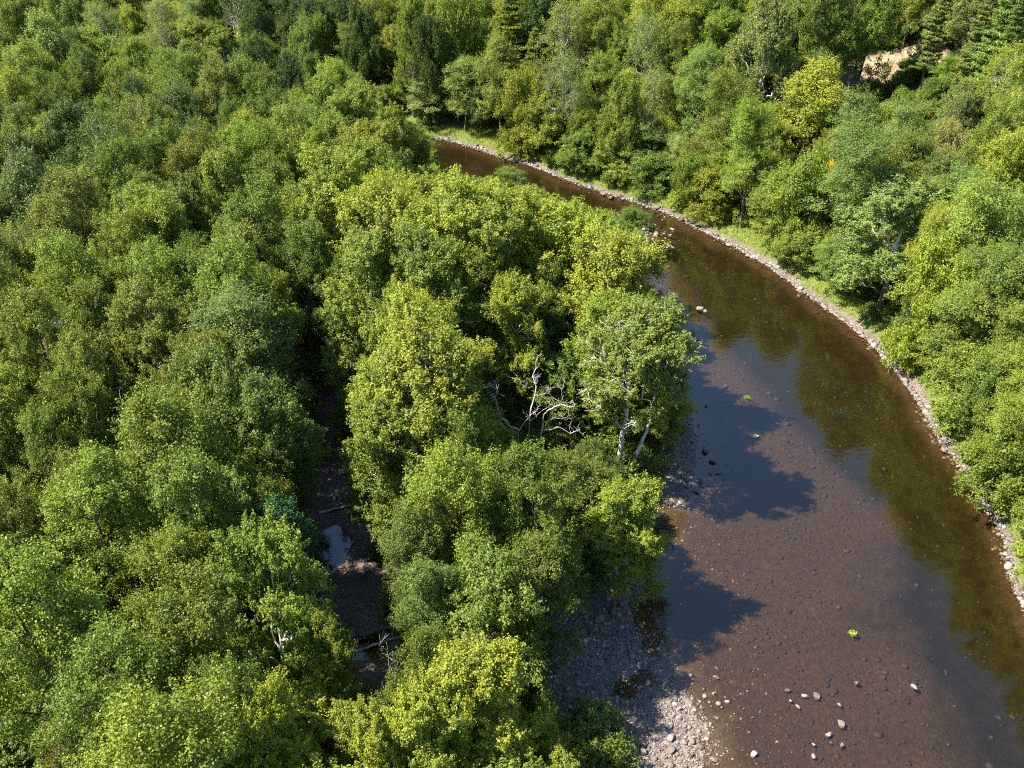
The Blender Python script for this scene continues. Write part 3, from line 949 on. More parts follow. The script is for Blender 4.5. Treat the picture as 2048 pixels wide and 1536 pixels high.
    (79.2, 180.4, 'p', 'P', 21.3, 3.8, 'feathery grey-green pine just right of the sandy scar'),
    (82.1, 172.4, 'p', 'B', 23.4, 3.9),
    (76.2, 196.1, 'p', 'P', 20.8, 2.9),
    (36.3, 176.4, 'k', 'L', 20.9, 4.5),
    (33.4, 185.7, 'k', 'B', 21.4, 4.7),
    (37.8, 161.6, 'k', 'L', 20.3, 4.2),
    (42, 155.3, 'k', 'L', 11.5, 4.3),
    (54.5, 113, 'u', 'L', 5.5, 3.6),
    (54, 100.3, 'u', 'B', 10.6, 3),
    (53.8, 103.1, 'u', 'L', 10.1, 4.2),
    (53.9, 117, 'u', 'Y', 18.4, 4.3),
    (53.5, 118.6, 'k', 'B', 7.8, 3.8),
    (44.9, 146.1, 'u', 'L', 7.5, 4.5),
    (48.4, 137.4, 'k', 'B', 9.2, 4.3),
    (43.1, 150.9, 'u', 'L', 16.6, 4.4),
    (18.8, 154.3, 'b', 'M', 7.2, 3.4),
    (24.5, 179.7, 'u', 'M', 6.9, 4.6),
    (18.8, 185.2, 'u', 'L', 6.7, 4.3),
    (13.6, 189.2, 'u', 'M', 7.2, 4),
    (8.2, 195.9, 'u', 'Y', 8.6, 4.7),
    (-0.4, 173.2, 'b', 'M', 7, 3.1),
    (1.6, 201, 'u', 'Y', 15.8, 4),
    (-17, 216.9, 'k', 'P', 9.5, 4.5),
    (-9.5, 212.3, 'k', 'P', 14.4, 4.6),
    (54.6, 96.2, 'u', 'L', 7.9, 3),
    (55.6, 99.8, 'k', 'L', 18, 3.2),
    (53.9, 82.4, 'u', 'L', 7.3, 1.6),
    (-86.5, 200.1, 'd', 'P', 25, 5.2),
    (-38.8, 230.6, 's', 'L', 8.5, 3.2),
    (5.7, 205.1, 'k', 'O', 8.4, 3.1),
    (-9.1, 91.6, 's', 'L', 19.7, 4.2),
    (-17.6, 256.3, 'b', 'P', 18.6, 3.9),
    (93, 193.3, 'k', 'L', 15.8, 4.2),
    (7.6, 234.9, 'x', 'D', 19.2, 5.1),
    (54.9, 189.8, 'x', 'M', 17.1, 3.6),
    (40.1, 203.4, 's', 'L', 21, 5.1),
    (-115, 269.8, 'b', 'L', 17.1, 3.7),
    (66, 178.5, 'b', 'P', 9.9, 3.2),
    (69.3, 137.4, 'd', 'Y', 22.1, 4),
    (-47.3, 248, 'b', 'D', 17.8, 4.9),
    (-39.5, 148, 'b', 'L', 22.1, 4.6),
    (-58.3, 185, 'b', 'M', 20.8, 3.7),
    (-70.1, 198.5, 'b', 'L', 20.8, 4.6),
    (-51.4, 178.7, 'b', 'O', 21.6, 4.1),
    (9.2, 201.1, 's', 'O', 8.5, 2.5),
    (35.2, 225.5, 'x', 'Y', 22.5, 5),
    (-98.7, 254.5, 'u', 'Y', 11.9, 3.7),
    (14, 200.5, 'x', 'L', 11.1, 3.6),
    (-86.9, 251.6, 'k', 'B', 9, 3.3),
    (21, 229.7, 'k', 'L', 18.9, 3.8),
    (55, 215.8, 'k', 'L', 17.9, 3.9),
    (23.3, 239.2, 'k', 'D', 17.2, 4),
    (43.2, 221.5, 'b', 'L', 19.8, 4.2),
    (58.1, 174, 's', 'L', 9.8, 3.2),
    (-85.3, 185.6, 'b', 'O', 20.2, 4.3),
    (3.3, 242.1, 'k', 'L', 16.8, 4.1),
    (-122.4, 266.4, 'u', 'M', 12.7, 3.2),
    (-74.4, 203.8, 'b', 'Y', 15.9, 4.1),
    (-46.9, 123.1, 's', 'L', 21.6, 4.2),
    (-43.4, 228.3, 'u', 'M', 11.5, 2.9),
    (-21.2, 246.9, 'x', 'M', 18.1, 4.6),
    (-19.5, 240.6, 'b', 'L', 18.4, 3.7),
    (-79.1, 212, 'd', 'L', 18.8, 4.6),
    (-128.2, 260.9, 'u', 'Y', 10.3, 3.3),
    (-103.4, 217.6, 'b', 'B', 19.3, 4.4),
    (-33.4, 190.1, 'b', 'L', 15.9, 4.5),
    (-60.2, 253.8, 's', 'O', 12.6, 3.8),
    (-94.1, 204.9, 'd', 'P', 18.4, 4.4),
    (-17.3, 177.3, 's', 'Y', 11.2, 2.7),
    (12.2, 116.8, 'b', 'M', 11.6, 2.9),
    (51.7, 181.2, 'b', 'L', 18.9, 3.8),
    (-7, 244.3, 's', 'B', 18.3, 3.9),
    (-51.9, 188.8, 'd', 'M', 17.6, 4.5),
    (-46.9, 152.5, 'x', 'D', 20.7, 3.9),
    (-96.6, 212.1, 'b', 'M', 15.3, 4.1),
    (21.5, 208.8, 'b', 'L', 19.3, 4.1),
    (10.1, 228.4, 'b', 'Y', 16.9, 3.9),
    (64.1, 140.4, 'k', 'B', 16.2, 4.8),
    (-12.4, 232.5, 'b', 'L', 13.4, 4.9),
    (-2.3, 227.1, 'b', 'B', 15.3, 4.9),
    (-51.4, 88.4, 's', 'M', 18.9, 4.3),
    (63.4, 127.2, 'u', 'B', 13.8, 3.4),
    (-27.6, 257.1, 'x', 'P', 18.5, 3.8),
    (53.2, 152.5, 's', 'Y', 14.9, 3.2),
    (-6.8, 216.5, 'x', 'B', 11.5, 3.1),
    (-22.9, 225.2, 'k', 'M', 6.6, 2.1),
    (-12.1, 135.7, 's', 'Z', 12.6, 3.3),
    (27.2, 217.2, 'k', 'Y', 23.8, 4.8),
    (-41.6, 155.5, 'b', 'L', 18.4, 4.3),
    (52.7, 140.5, 'u', 'P', 8.3, 3.2),
    (-72.5, 132.7, 'b', 'M', 15.3, 4.2),
    (-126.7, 271.2, 'd', 'L', 14.5, 3.7),
    (-50, 134.2, 'b', 'M', 18, 5),
    (-78.9, 275.5, 'b', 'B', 15.7, 4.2),
    (-37.2, 256.2, 'b', 'Y', 17.8, 4.9),
    (-70.3, 265.8, 'b', 'O', 14.6, 3.6),
    (-84.1, 165.6, 'b', 'B', 21.2, 5.5),
    (-12.8, 243.1, 'x', 'Y', 23.3, 5.3),
    (57.9, 150.6, 'k', 'L', 18.7, 4.7),
    (-62.1, 243.5, 'k', 'L', 7.8, 2.5),
    (-89, 210.3, 'b', 'M', 20.6, 5.1),
    (-92.2, 181.9, 's', 'M', 16.7, 4.7),
    (-70.2, 188, 'd', 'L', 19.7, 4),
    (-75.8, 174.1, 'b', 'M', 20.2, 4),
    (-37.5, 237.5, 'k', 'L', 14.7, 3.8),
    (2.8, 45.3, 's', 'L', 10.9, 2.8),
    (-82.9, 244.5, 'k', 'P', 11.8, 3.1),
    (46.5, 215.4, 'd', 'M', 18.8, 4.6),
    (-19.4, 124.9, 's', 'Y', 23.8, 5.4),
    (-64.4, 264.7, 'k', 'O', 21.3, 4.6),
    (-27.6, 222.2, 's', 'L', 6.6, 1.9),
    (3.3, 137.5, 's', 'Z', 13.8, 3.8),
    (-6.2, 208.6, 'k', 'D', 9.4, 2.5),
    (-48.7, 158.6, 'd', 'O', 17.7, 4.2),
    (-60.6, 204.7, 'b', 'L', 19, 5.2),
    (-47.4, 258.1, 'b', 'O', 19.8, 4.1),
    (26.6, 223.9, 'b', 'L', 20.9, 4.3),
    (31.8, 231.3, 'd', 'P', 17.7, 5),
    (-7.3, 148.3, 's', 'L', 11.7, 3.1),
    (-33.6, 226.2, 'u', 'M', 8.7, 3.2),
    (-91.1, 264.7, 'b', 'P', 16.7, 4.8),
    (-71.7, 167.5, 'd', 'B', 16.4, 4.1),
    (-54.5, 261.3, 's', 'O', 18.7, 3.8),
    (63.9, 119.9, 'u', 'Y', 17.2, 3.6),
    (82.9, 190.6, 'b', 'P', 21.9, 4.6),
    (-51.4, 239.7, 'k', 'L', 9.2, 3),
    (0, 232.9, 'b', 'Y', 20.9, 4.2),
    (-46.3, 199.8, 'x', 'Y', 16.7, 4.3),
    (60.5, 215.8, 'b', 'Y', 17.7, 4.6),
    (22.3, 200.1, 'd', 'Y', 13.8, 3.9),
    (-74.9, 161.1, 'b', 'M', 20.4, 5.1),
    (-105, 261.7, 'u', 'P', 11, 2.8),
    (-72.2, 155.1, 'd', 'L', 17.7, 4.5),
    (-95.4, 258, 'k', 'M', 12.8, 2.6),
    (-4.9, 254.7, 'b', 'L', 15.7, 3.9),
    (-37, 138.5, 'd', 'M', 18.4, 3.8),
    (-40.8, 126.6, 's', 'M', 19.9, 3.9),
    (-73.8, 249.5, 'k', 'L', 14.3, 3.1),
    (63.7, 134.1, 'x', 'O', 14, 4.4),
    (-55.3, 233.6, 'u', 'L', 10.5, 3.4),
    (74.1, 152.5, 'b', 'L', 16.6, 4.1),
    (-34.6, 80.2, 'x', 'D', 10.3, 3.1),
    (-65.3, 163.8, 'b', 'D', 19.7, 3.6),
    (-36.3, 178.6, 'b', 'L', 16.6, 5),
    (-20.7, 145.1, 's', 'Y', 22, 5.4),
    (71.4, 143.3, 'b', 'Y', 20.1, 5.3),
    (-28.6, 148.7, 'b', 'L', 20.5, 4.5),
    (-78.9, 195, 'x', 'L', 20.3, 4.8),
    (-100.5, 275.1, 'd', 'Y', 19.3, 3.8),
    (65.7, 159.4, 'k', 'B', 16, 4.2),
    (15.4, 127.8, 'b', 'L', 13.1, 3.9),
    (-109.1, 274.8, 'k', 'L', 15.3, 4.1),
    (37.6, 181.3, 'u', 'B', 13.2, 3.5),
    (-16.7, 228.6, 'u', 'O', 13.9, 2.8),
    (1.2, 143.2, 's', 'L', 11.8, 3.6),
    (43.7, 180.2, 'd', 'Y', 13.7, 3.8),
    (-70.9, 209.1, 's', 'M', 15.1, 3.7),
    (-60.7, 112.2, 'b', 'M', 19.7, 4.2),
    (46.6, 194.9, 'k', 'L', 21.8, 5.4),
    (34.1, 208.9, 'b', 'Y', 22.5, 5.1),
    (-67.5, 140.9, 'x', 'O', 17.5, 3.7),
    (-83.9, 267.9, 'k', 'L', 14.8, 3.5),
    (-90, 256.9, 'u', 'Y', 14.2, 3.6),
    (-13.5, 152.1, 's', 'Y', 12.6, 3.4),
    (83.3, 200.8, 's', 'D', 17.4, 5.2),
    (-115.7, 262.2, 'u', 'Y', 9.7, 3.7),
    (12.9, 219.8, 's', 'L', 17.9, 5.2),
    (-18.2, 165.1, 's', 'Z', 12.6, 4.1),
    (-57.7, 147.5, 'x', 'B', 23.8, 5.4),
    (-27.8, 240.2, 'b', 'Y', 13.5, 4.9),
    (-65.6, 256.2, 'x', 'D', 22.7, 5.1),
    (-29.4, 99.8, 'd', 'M', 23.7, 4.9),
    (-76.7, 259.4, 's', 'Y', 16.9, 3.8),
    (79.9, 162.2, 'k', 'M', 15.2, 3.6),
    (-28.1, 127.6, 'b', 'L', 19.7, 4.8),
    (31.9, 195.2, 'b', 'L', 16.9, 4),
    (60.7, 208.3, 'b', 'Y', 11.1, 3.2),
    (35.6, 170.9, 'k', 'L', 9.3, 3.6),
    (40.7, 194.2, 'b', 'Y', 19.6, 3.8),
    (-4.1, 139.3, 's', 'Y', 11.1, 2.8),
    (58.2, 137.7, 's', 'L', 16, 3.7),
    (19.9, 190.5, 'k', 'Y', 8.8, 2.6),
    (-62.7, 173.7, 'b', 'D', 20.9, 3.9),
    (37.5, 234.9, 'k', 'L', 15.6, 4.1),
    (-114.5, 283.5, 'b', 'L', 15.3, 4),
    (-36.9, 169, 'b', 'B', 20.7, 3.7),
    (3.4, 210.1, 'u', 'Y', 12.4, 3.7),
    (-8, 97.8, 's', 'Z', 17.7, 3.7),
    (-131.6, 268, 's', 'M', 12.4, 2.9),
    (42.8, 229.4, 'k', 'L', 18.2, 3.8),
    (28.5, 210.3, 'b', 'D', 19.8, 3.7),
    (-60, 248, 'k', 'Y', 12.4, 3.6),
    (-54.2, 248, 'b', 'P', 12, 3.7),
    (-44.2, 265.5, 's', 'L', 15.1, 3.8),
    (-99.7, 266, 'd', 'P', 17.1, 4.1),
    (17.6, 204.4, 'b', 'L', 16.5, 4.2),
    (73.4, 169.8, 'd', 'P', 16.2, 3.8),
    (39.7, 216.3, 's', 'L', 17.8, 3.5),
    (-79.4, 188.7, 'b', 'M', 21.1, 3.7),
    (-100.9, 202.3, 'b', 'Y', 15.1, 3.6),
    (16.1, 236.7, 'k', 'L', 16.2, 4.2),
    (-49, 230.4, 'x', 'D', 9.9, 3.6),
    (-119.6, 280.9, 'b', 'O', 14.4, 3.5),
    (-111.9, 264.9, 'u', 'L', 14.3, 2.8),
    (-21.1, 231.1, 'u', 'L', 12.9, 3.7),
    (13.1, 111.2, 's', 'Y', 12.7, 3.2),
    (-47.2, 183.4, 'd', 'M', 20.8, 4.2),
    (-117.6, 265.9, 'k', 'L', 11.1, 3),
    (2.8, 247.8, 'x', 'D', 15.8, 3.8),
    (-28.6, 247.3, 'b', 'Y', 16.8, 3.8),
    (67.2, 211.8, 'b', 'M', 17, 3.8),
    (-29.3, 224.8, 'u', 'L', 5.3, 2),
    (63.8, 146.9, 'b', 'B', 16.7, 4.7),
    (16.9, 97.2, 'b', 'Z', 11.4, 3),
    (-46.8, 167.9, 'b', 'M', 18.7, 3.7),
    (-89.7, 274.9, 's', 'L', 17.8, 4.5),
    (-128.7, 277.4, 'k', 'L', 12.1, 4.1),
    (89.8, 184.6, 'k', 'L', 18.9, 3.8),
    (-79.1, 248.5, 's', 'O', 10.8, 2.7),
    (-52.5, 204.3, 'x', 'M', 18.1, 4.3),
    (31.5, 175.7, 'u', 'O', 10.2, 2.9),
    (41.4, 164.8, 'k', 'B', 10, 2.8),
    (66, 170.2, 's', 'L', 12.7, 3.8),
    (5.1, 125.3, 's', 'M', 11.6, 3.4),
    (45.8, 204.3, 'b', 'O', 17.5, 3.8),
    (-13.6, 94.3, 's', 'M', 11.8, 3.5),
    (74, 180.2, 'd', 'M', 10.9, 3.2),
    (14, 193.9, 'u', 'Y', 10.9, 2.7),
    (-101.4, 250, 'u', 'P', 8, 3.1),
    (-76.6, 269.8, 'b', 'L', 17.6, 4.9),
    (-49.8, 101, 'x', 'M', 15.8, 3.9),
    (-89.5, 245.9, 'x', 'P', 12.2, 3.2),
    (-3.7, 151.5, 'b', 'Z', 10.8, 3),
    (17.5, 110.7, 's', 'Y', 10.7, 2.7),
    (-50, 236.1, 'u', 'O', 8.5, 2.7),
    (-40.1, 250.2, 'b', 'L', 19.9, 3.6),
    (-80, 253.6, 'k', 'Y', 11.8, 3.5),
    (-56.2, 174, 'x', 'B', 21.7, 4.1),
    (31.1, 201.3, 'b', 'O', 20.9, 4),
    (43.7, 171.9, 's', 'Y', 14, 2.6),
    (-66.4, 244.7, 'x', 'D', 11.1, 3.6),
    (-111.4, 258.8, 'u', 'D', 10.7, 3.5),
    (-1.5, 241.3, 'k', 'L', 19.3, 3.6),
    (-5.3, 238.1, 'k', 'L', 19.6, 3.9),
    (-92.5, 188.8, 'b', 'L', 17.2, 4.3),
    (-19.7, 40.7, 'b', 'L', 23, 4.8),
    (-1.3, 41.6, 's', 'L', 13.7, 4),
    (-83, 258.9, 'k', 'P', 14.9, 4.4),
    (-51.4, 149.1, 'b', 'M', 19.5, 4),
    (-73.4, 255, 'k', 'B', 16.8, 3.9),
    (-34.6, 264.4, 'x', 'L', 15.6, 4.4),
    (-95.8, 194.8, 's', 'M', 17.6, 4.4),
    (46.8, 209.6, 'b', 'Y', 20, 4.2),
    (9.3, 248.7, 'b', 'Y', 16.8, 4.5),
    (-55.8, 239, 'k', 'Y', 11, 3.2),
    (-12.4, 117.9, 's', 'Y', 19.6, 4.4),
    (-9.3, 129.5, 'b', 'L', 18.9, 3.9),
    (-94.3, 218.1, 'd', 'Y', 15.3, 3.9),
    (-36.1, 101.5, 'b', 'O', 14.9, 3.7),
    (-9.7, 40.2, 's', 'Y', 14, 4.2),
    (-65.1, 271.5, 'b', 'L', 17.7, 5.4),
    (-44.3, 137, 'd', 'O', 15.4, 3.6),
    (57.1, 126.2, 'x', 'Y', 18.1, 3.5),
    (-26.4, 182.9, 'b', 'B', 13, 3.9),
    (-16.1, 170.2, 's', 'M', 11.7, 3.3),
    (47.3, 155.4, 'u', 'M', 11.4, 3.5),
    (30.4, 179.6, 'k', 'P', 8.8, 2.6),
    (-10, 141.5, 'b', 'L', 12.1, 3.5),
    (-14.2, 146.8, 's', 'L', 11.4, 3),
    (-108.4, 269.2, 'd', 'M', 14.1, 4),
    (19.9, 194, 'k', 'Y', 11.4, 2.9),
    (-39.7, 132.8, 'd', 'L', 22.6, 5),
    (-3, 212.9, 'k', 'P', 12.2, 3.6),
    (-102.8, 207.2, 'b', 'O', 20.1, 3.8),
    (-71.2, 243.3, 'x', 'Y', 9.9, 2.7),
    (-69.6, 250.8, 'u', 'B', 12.5, 2.7),
    (46.9, 165.8, 'u', 'M', 10.7, 2.8),
    (-116.2, 275.7, 'b', 'L', 16.2, 4.6),
    (15.3, 242.6, 'b', 'L', 19.7, 4),
    (57.3, 211.3, 'x', 'L', 19, 3.8),
    (-61.6, 197.3, 'x', 'P', 19.2, 4.6),
    (-54, 195.2, 'b', 'B', 17.7, 4.5),
    (-93.5, 254.5, 'u', 'O', 8, 2.5),
    (-27.3, 177.3, 'b', 'L', 19.3, 3.5),
    (-53.6, 121.1, 'b', 'O', 23.8, 5.3),
    (18.9, 222.1, 'b', 'Y', 17.2, 4.9),
    (-58, 265.1, 'b', 'B', 15.2, 3.8),
    (-86.7, 191.9, 'b', 'L', 22.9, 4.8),
    (-134.3, 279.7, 'd', 'O', 18.2, 4.8),
    (53.6, 136.4, 'u', 'P', 10.3, 3),
    (58.2, 145.3, 'u', 'Y', 12, 3.4),
    (-38.4, 113.6, 'b', 'M', 18.2, 4),
    (60.8, 110.7, 'k', 'B', 17.5, 2.7),
    (-34.4, 234.4, 'u', 'B', 11.9, 2.5),
    (10.5, 205.3, 'x', 'M', 8.6, 3.1),
    (-42.1, 260.6, 's', 'O', 19.5, 4.6),
    (39.3, 167.8, 'k', 'Y', 8.6, 2.9),
    (-121.4, 261, 'u', 'O', 11.6, 3),
    (28.4, 183.4, 'k', 'P', 8.1, 2.6),
    (44.6, 161.9, 'x', 'Y', 8.4, 3),
    (-13.5, 252.2, 'k', 'L', 20.5, 4.3),
    (-42.8, 232.1, 'k', 'O', 9.1, 2.6),
    (-84.7, 248.2, 'k', 'O', 7.8, 2.7),
    (14.9, 230.2, 'k', 'O', 16.2, 4),
    (-59.2, 164, 'x', 'O', 20.7, 4.8),
    (-13.1, 98.5, 's', 'Y', 18.3, 3.7),
    (14.9, 247.9, 'd', 'O', 15.1, 3.7),
    (83.2, 183.5, 's', 'P', 16.3, 3.9),
    (-62.3, 188.4, 'b', 'L', 21.2, 4),
    (-4, 88.4, 'b', 'Y', 11.5, 3.4),
    (-29.8, 262.4, 'b', 'M', 16, 3.5),
    (11.7, 137.5, 's', 'Y', 11.4, 3.4),
    (-52.1, 271.2, 'd', 'P', 14.6, 3.8),
    (-78, 152.5, 'd', 'O', 16.6, 3.8),
    (-42.5, 173.5, 'd', 'M', 21.6, 4.4),
    (-15.6, 223.4, 'k', 'L', 8.7, 2.9),
    (27.7, 235.7, 'k', 'M', 15.3, 3.9),
    (-2.5, 145.5, 'b', 'Z', 11.8, 2.8),
    (-50.2, 243.7, 'u', 'D', 14.8, 3.3),
    (1.6, 150.5, 's', 'Z', 10.4, 2.7),
    (57.9, 203.9, 'x', 'B', 17.6, 3.8),
    (15.3, 133.2, 's', 'M', 12.1, 3.2),
    (-131.7, 272, 'u', 'P', 13.3, 2.5),
    (55.2, 223.3, 's', 'B', 16.1, 4.6),
    (69, 127.3, 'k', 'M', 17.9, 5.5),
    (-3.6, 126.4, 's', 'L', 12.6, 3.6),
    (-81.7, 158.2, 'b', 'M', 17.5, 4.8),
    (63, 174.3, 'd', 'L', 12.2, 3),
    (-58.2, 272.6, 'd', 'L', 14.4, 3.6),
    (70.6, 176.4, 'b', 'P', 9.7, 3.3),
    (-33.6, 248.6, 'k', 'Y', 20.4, 3.5),
    (14.9, 101.8, 's', 'Y', 12.8, 3.3),
    (-75.7, 142.2, 'b', 'L', 19.5, 3.7),
    (-77.5, 166.7, 'b', 'L', 17.3, 3.8),
    (48.7, 150.8, 'u', 'L', 11.6, 3.5),
    (-6.6, 232.4, 'b', 'M', 16.4, 3.9),
    (-8.5, 249.7, 'x', 'P', 16.7, 3.7),
    (62.5, 163.6, 'k', 'P', 11.5, 2.8),
    (-111.5, 253.5, 'k', 'Y', 9.5, 3.5),
    (83.4, 165.7, 'k', 'L', 16.8, 4.1),
    (-94, 271.3, 'k', 'L', 19.3, 3.5),
    (48.2, 225.7, 'b', 'L', 16.2, 3.8),
    (69.5, 149.5, 'b', 'L', 22.6, 4.2),
    (-67.9, 124.8, 'b', 'O', 20.4, 3.9),
    (-66.9, 135.5, 'b', 'M', 17.1, 3.8),
    (-126.2, 265.2, 's', 'L', 7.8, 2.6),
    (-32.6, 163.3, 'b', 'B', 19.3, 5.2),
    (17, 192.1, 'k', 'O', 7.8, 2.5),
    (28.1, 186.9, 'u', 'Y', 10.7, 3),
    (-130.2, 287.1, 'b', 'M', 14.8, 3.6),
    (58.1, 132.5, 'k', 'L', 11.4, 3.6),
    (-73.8, 240.4, 'u', 'M', 9.3, 2.7),
    (-40.1, 226.5, 'x', 'B', 10.1, 2.7),
    (-100.5, 260.5, 'k', 'L', 13.5, 3.4),
    (-56, 95.9, 'b', 'L', 18.2, 5),
    (-122, 256.1, 'u', 'Y', 11.9, 3.7),
    (6.6, 140.9, 's', 'Y', 11, 3.1),
    (-44.7, 70.3, 'd', 'L', 17.3, 4.3),
    (-15, 129.3, 'b', 'Y', 20.9, 5),
    (-54.2, 114.5, 's', 'O', 18.6, 3.9),
    (-79.5, 201.4, 'b', 'P', 19.8, 3.7),
    (-48.9, 82.8, 'b', 'M', 15.3, 4),
    (-17.8, 119.1, 's', 'Y', 20.7, 4.5),
    (-14.6, 237.7, 'k', 'B', 15.8, 3.6),
    (60.6, 123.1, 'k', 'O', 18.1, 2.9),
    (64.1, 114.4, 'u', 'Y', 16.8, 3.7),
    (-21.1, 74.4, 'b', 'L', 13.6, 3.3),
    (10.1, 98, 's', 'Y', 18.1, 3.8),
    (8.3, 115.2, 's', 'Z', 19.3, 4.1),
    (-85.3, 216.3, 's', 'Y', 19.4, 4.6),
    (-35.6, 196.3, 'b', 'Y', 20, 3.9),
    (-10, 256, 's', 'M', 14.7, 3.9),
    (36.4, 198.4, 's', 'L', 18, 3.6),
    (-42.5, 237.4, 'u', 'M', 16.4, 3.3),
    (-22.6, 236.3, 's', 'P', 14, 4.7),
    (-26.9, 189.8, 'b', 'L', 12.3, 3.2),
    (31.5, 170.1, 'u', 'L', 10.9, 2.8),
    (86.1, 177.1, 's', 'L', 20.6, 3.7),
    (56.1, 178.8, 'd', 'Y', 9.6, 2.7),
    (24.4, 185.1, 'k', 'B', 11.7, 3.3),
    (5.4, 42.6, 's', 'Y', 11.5, 2.8),
    (-37.3, 185.5, 'b', 'L', 15.7, 4.1),
    (4.3, 226.5, 'k', 'L', 15.7, 3.9),
    (-31.8, 43.3, 'd', 'B', 10.9, 3.9),
    (-108.3, 221, 'b', 'L', 15.2, 4),
    (-120.6, 272, 'k', 'O', 15.5, 4.1),
    (53.1, 156.7, 'k', 'M', 15.2, 3.1),
    (-9, 153.3, 's', 'Y', 10.7, 3),
    (4.2, 147.3, 'b', 'M', 11.1, 2.9),
    (-71.9, 278.1, 'x', 'Y', 14.4, 3.7),
    (39.6, 173.4, 'u', 'Y', 9.6, 2.6),
    (37.2, 220.2, 'd', 'O', 15.8, 3.6),
    (-10.6, 157.1, 's', 'Y', 10.8, 2.8),
    (1, 252.9, 'x', 'M', 16, 4),
    (-35.6, 75.5, 'b', 'O', 9.4, 2.7),
    (-58.6, 125.1, 'x', 'L', 19.3, 3.7),
    (76.2, 208.8, 'b', 'L', 15.4, 3.8),
    (34.4, 166.3, 'u', 'Y', 8.9, 3.8),
    (77.5, 166.8, 'x', 'Y', 21.1, 4.2),
    (52.9, 123.8, 'k', 'Y', 18.2, 2.7),
    (-31.3, 113, 's', 'O', 18.9, 4.5),
    (-49.9, 264.6, 'k', 'D', 17.3, 4.7),
    (-104.6, 277.8, 'k', 'O', 17.8, 3.9),
    (-108.5, 281.7, 'k', 'L', 15.9, 3.7),
    (-59.9, 178.9, 'b', 'L', 20.7, 4.3),
    (88.3, 197.5, 'd', 'M', 17.8, 4),
    (-19.5, 155.7, 's', 'Y', 20.6, 4.3),
    (-67.6, 204.9, 'x', 'Y', 15.4, 3.9),
    (78.9, 150.8, 'k', 'L', 14.7, 3.8),
    (78, 186.2, 'k', 'L', 10.1, 3.3),
    (-82.1, 279.5, 'b', 'P', 14.8, 3.5),
    (51, 164.4, 's', 'L', 14.3, 4),
    (-74.5, 264.1, 'b', 'L', 19.1, 3.5),
    (-43.4, 254.1, 'k', 'M', 17.2, 4.3),
    (-35.2, 126.6, 'b', 'M', 17.1, 3.8),
    (27.5, 197.8, 'b', 'L', 13.5, 3.8),
    (9.4, 242.8, 'b', 'O', 18.3, 4.5),
    (-2.6, 248.3, 'b', 'Y', 18.7, 4.5),
    (-86.5, 179.1, 'b', 'O', 17.6, 4.1),
    (-12.6, 227.7, 'k', 'L', 13.4, 2.6),
    (76.8, 146.4, 'x', 'B', 16.8, 3.8),
    (-61.8, 141.1, 'b', 'L', 17.6, 3.9),
    (7.5, 81, 'b', 'M', 11, 2.7),
    (-44, 99.9, 'd', 'M', 18.8, 3.8),
    (-46, 129.2, 'b', 'O', 15.9, 4.2),
    (-22.7, 254.1, 'b', 'P', 16.4, 4.6),
    (52, 210.7, 'd', 'M', 16, 3.7),
    (-26.2, 224.9, 'u', 'Y', 5.1, 2),
    (-66.9, 193.2, 'b', 'Y', 16.6, 4.1),
    (-36.9, 70.7, 'b', 'O', 17.7, 3.8),
    (-19.7, 131.3, 'b', 'Z', 19.5, 3.6),
    (-60.2, 258.5, 'k', 'M', 19.4, 3.6),
    (-107.4, 251.6, 'u', 'L', 9.2, 2.6),
    (24.2, 244.4, 'b', 'O', 15.3, 3.9),
    (-126.2, 282.9, 'd', 'L', 16.8, 4.5),
    (32.3, 238, 'b', 'O', 15.7, 4.1),
    (-31.2, 253.5, 's', 'L', 18.8, 3.7),
    (50.1, 219.6, 'b', 'M', 18.4, 4.2),
    (-103.5, 269.9, 'k', 'L', 20.2, 3.9),
    (-52.3, 127.4, 'd', 'M', 17.5, 3.6),
    (-66.2, 169.1, 'b', 'L', 19.8, 4),
    (-65.5, 118.5, 'b', 'M', 18.9, 4.1),
    (0.8, 124.9, 's', 'M', 17.5, 3.8),
    (38.1, 190.2, 'd', 'L', 14.5, 3.7),
    (2.5, 73, 's', 'L', 11.1, 2.8),
    (-11.3, 217.7, 'x', 'P', 8.8, 3),
    (-32.6, 243.6, 'x', 'Y', 21.4, 3.7),
    (56.4, 183.4, 'b', 'L', 9.8, 3.2),
    (-47.3, 238.4, 'u', 'D', 9.7, 2.8),
    (54.3, 90.7, 'k', 'Y', 15.5, 3.3),
    (-40.6, 199.1, 'b', 'M', 15.4, 3.5),
    (-19.5, 150.7, 's', 'Y', 18.9, 3.8),
    (8.8, 144.7, 's', 'Y', 10.4, 2.8),
    (-47.3, 270.4, 'x', 'Y', 14.8, 3.6),
    (-123.3, 276.8, 'b', 'L', 17.3, 4.4),
    (-42.5, 179.6, 'x', 'O', 17.4, 3.5),
    (-14.3, 261.2, 'k', 'M', 14.6, 3.6),
    (-34, 144.7, 'b', 'L', 20.3, 3.6),
    (-1.8, 81.3, 's', 'Y', 11.9, 2.9),
    (53.2, 88.5, 'u', 'L', 9.5, 4.4, 'rounded light green tree overhanging the right bank near the right edge'),
    (52.6, 116.0, 'u', 'Y', 7.0, 3.4, 'low yellow-green tree leaning out over the right bank'),
    (51.6, 75.5, 'u', 'Y', 6.5, 3.0, 'small yellow-green tree at the right edge by the stony bank'),
    (52.4, 81.0, 'u', 'L', 6.0, 2.6, 'small light green tree behind the pale stones at the right edge'),
    (51.8, 93.0, 'u', 'M', 6.0, 2.6, 'short mid green tree overhanging the right waterline near the edge'),
    (57.0, 95.5, 'b', 'L', 21, 4.8),
    (57.5, 86.5, 'b', 'M', 22, 4.8),
    (56, 78.5, 'b', 'L', 20, 4.6),
    (55, 70, 'b', 'M', 20, 4.6),
    (57.5, 104.5, 'b', 'L', 19, 4.6),
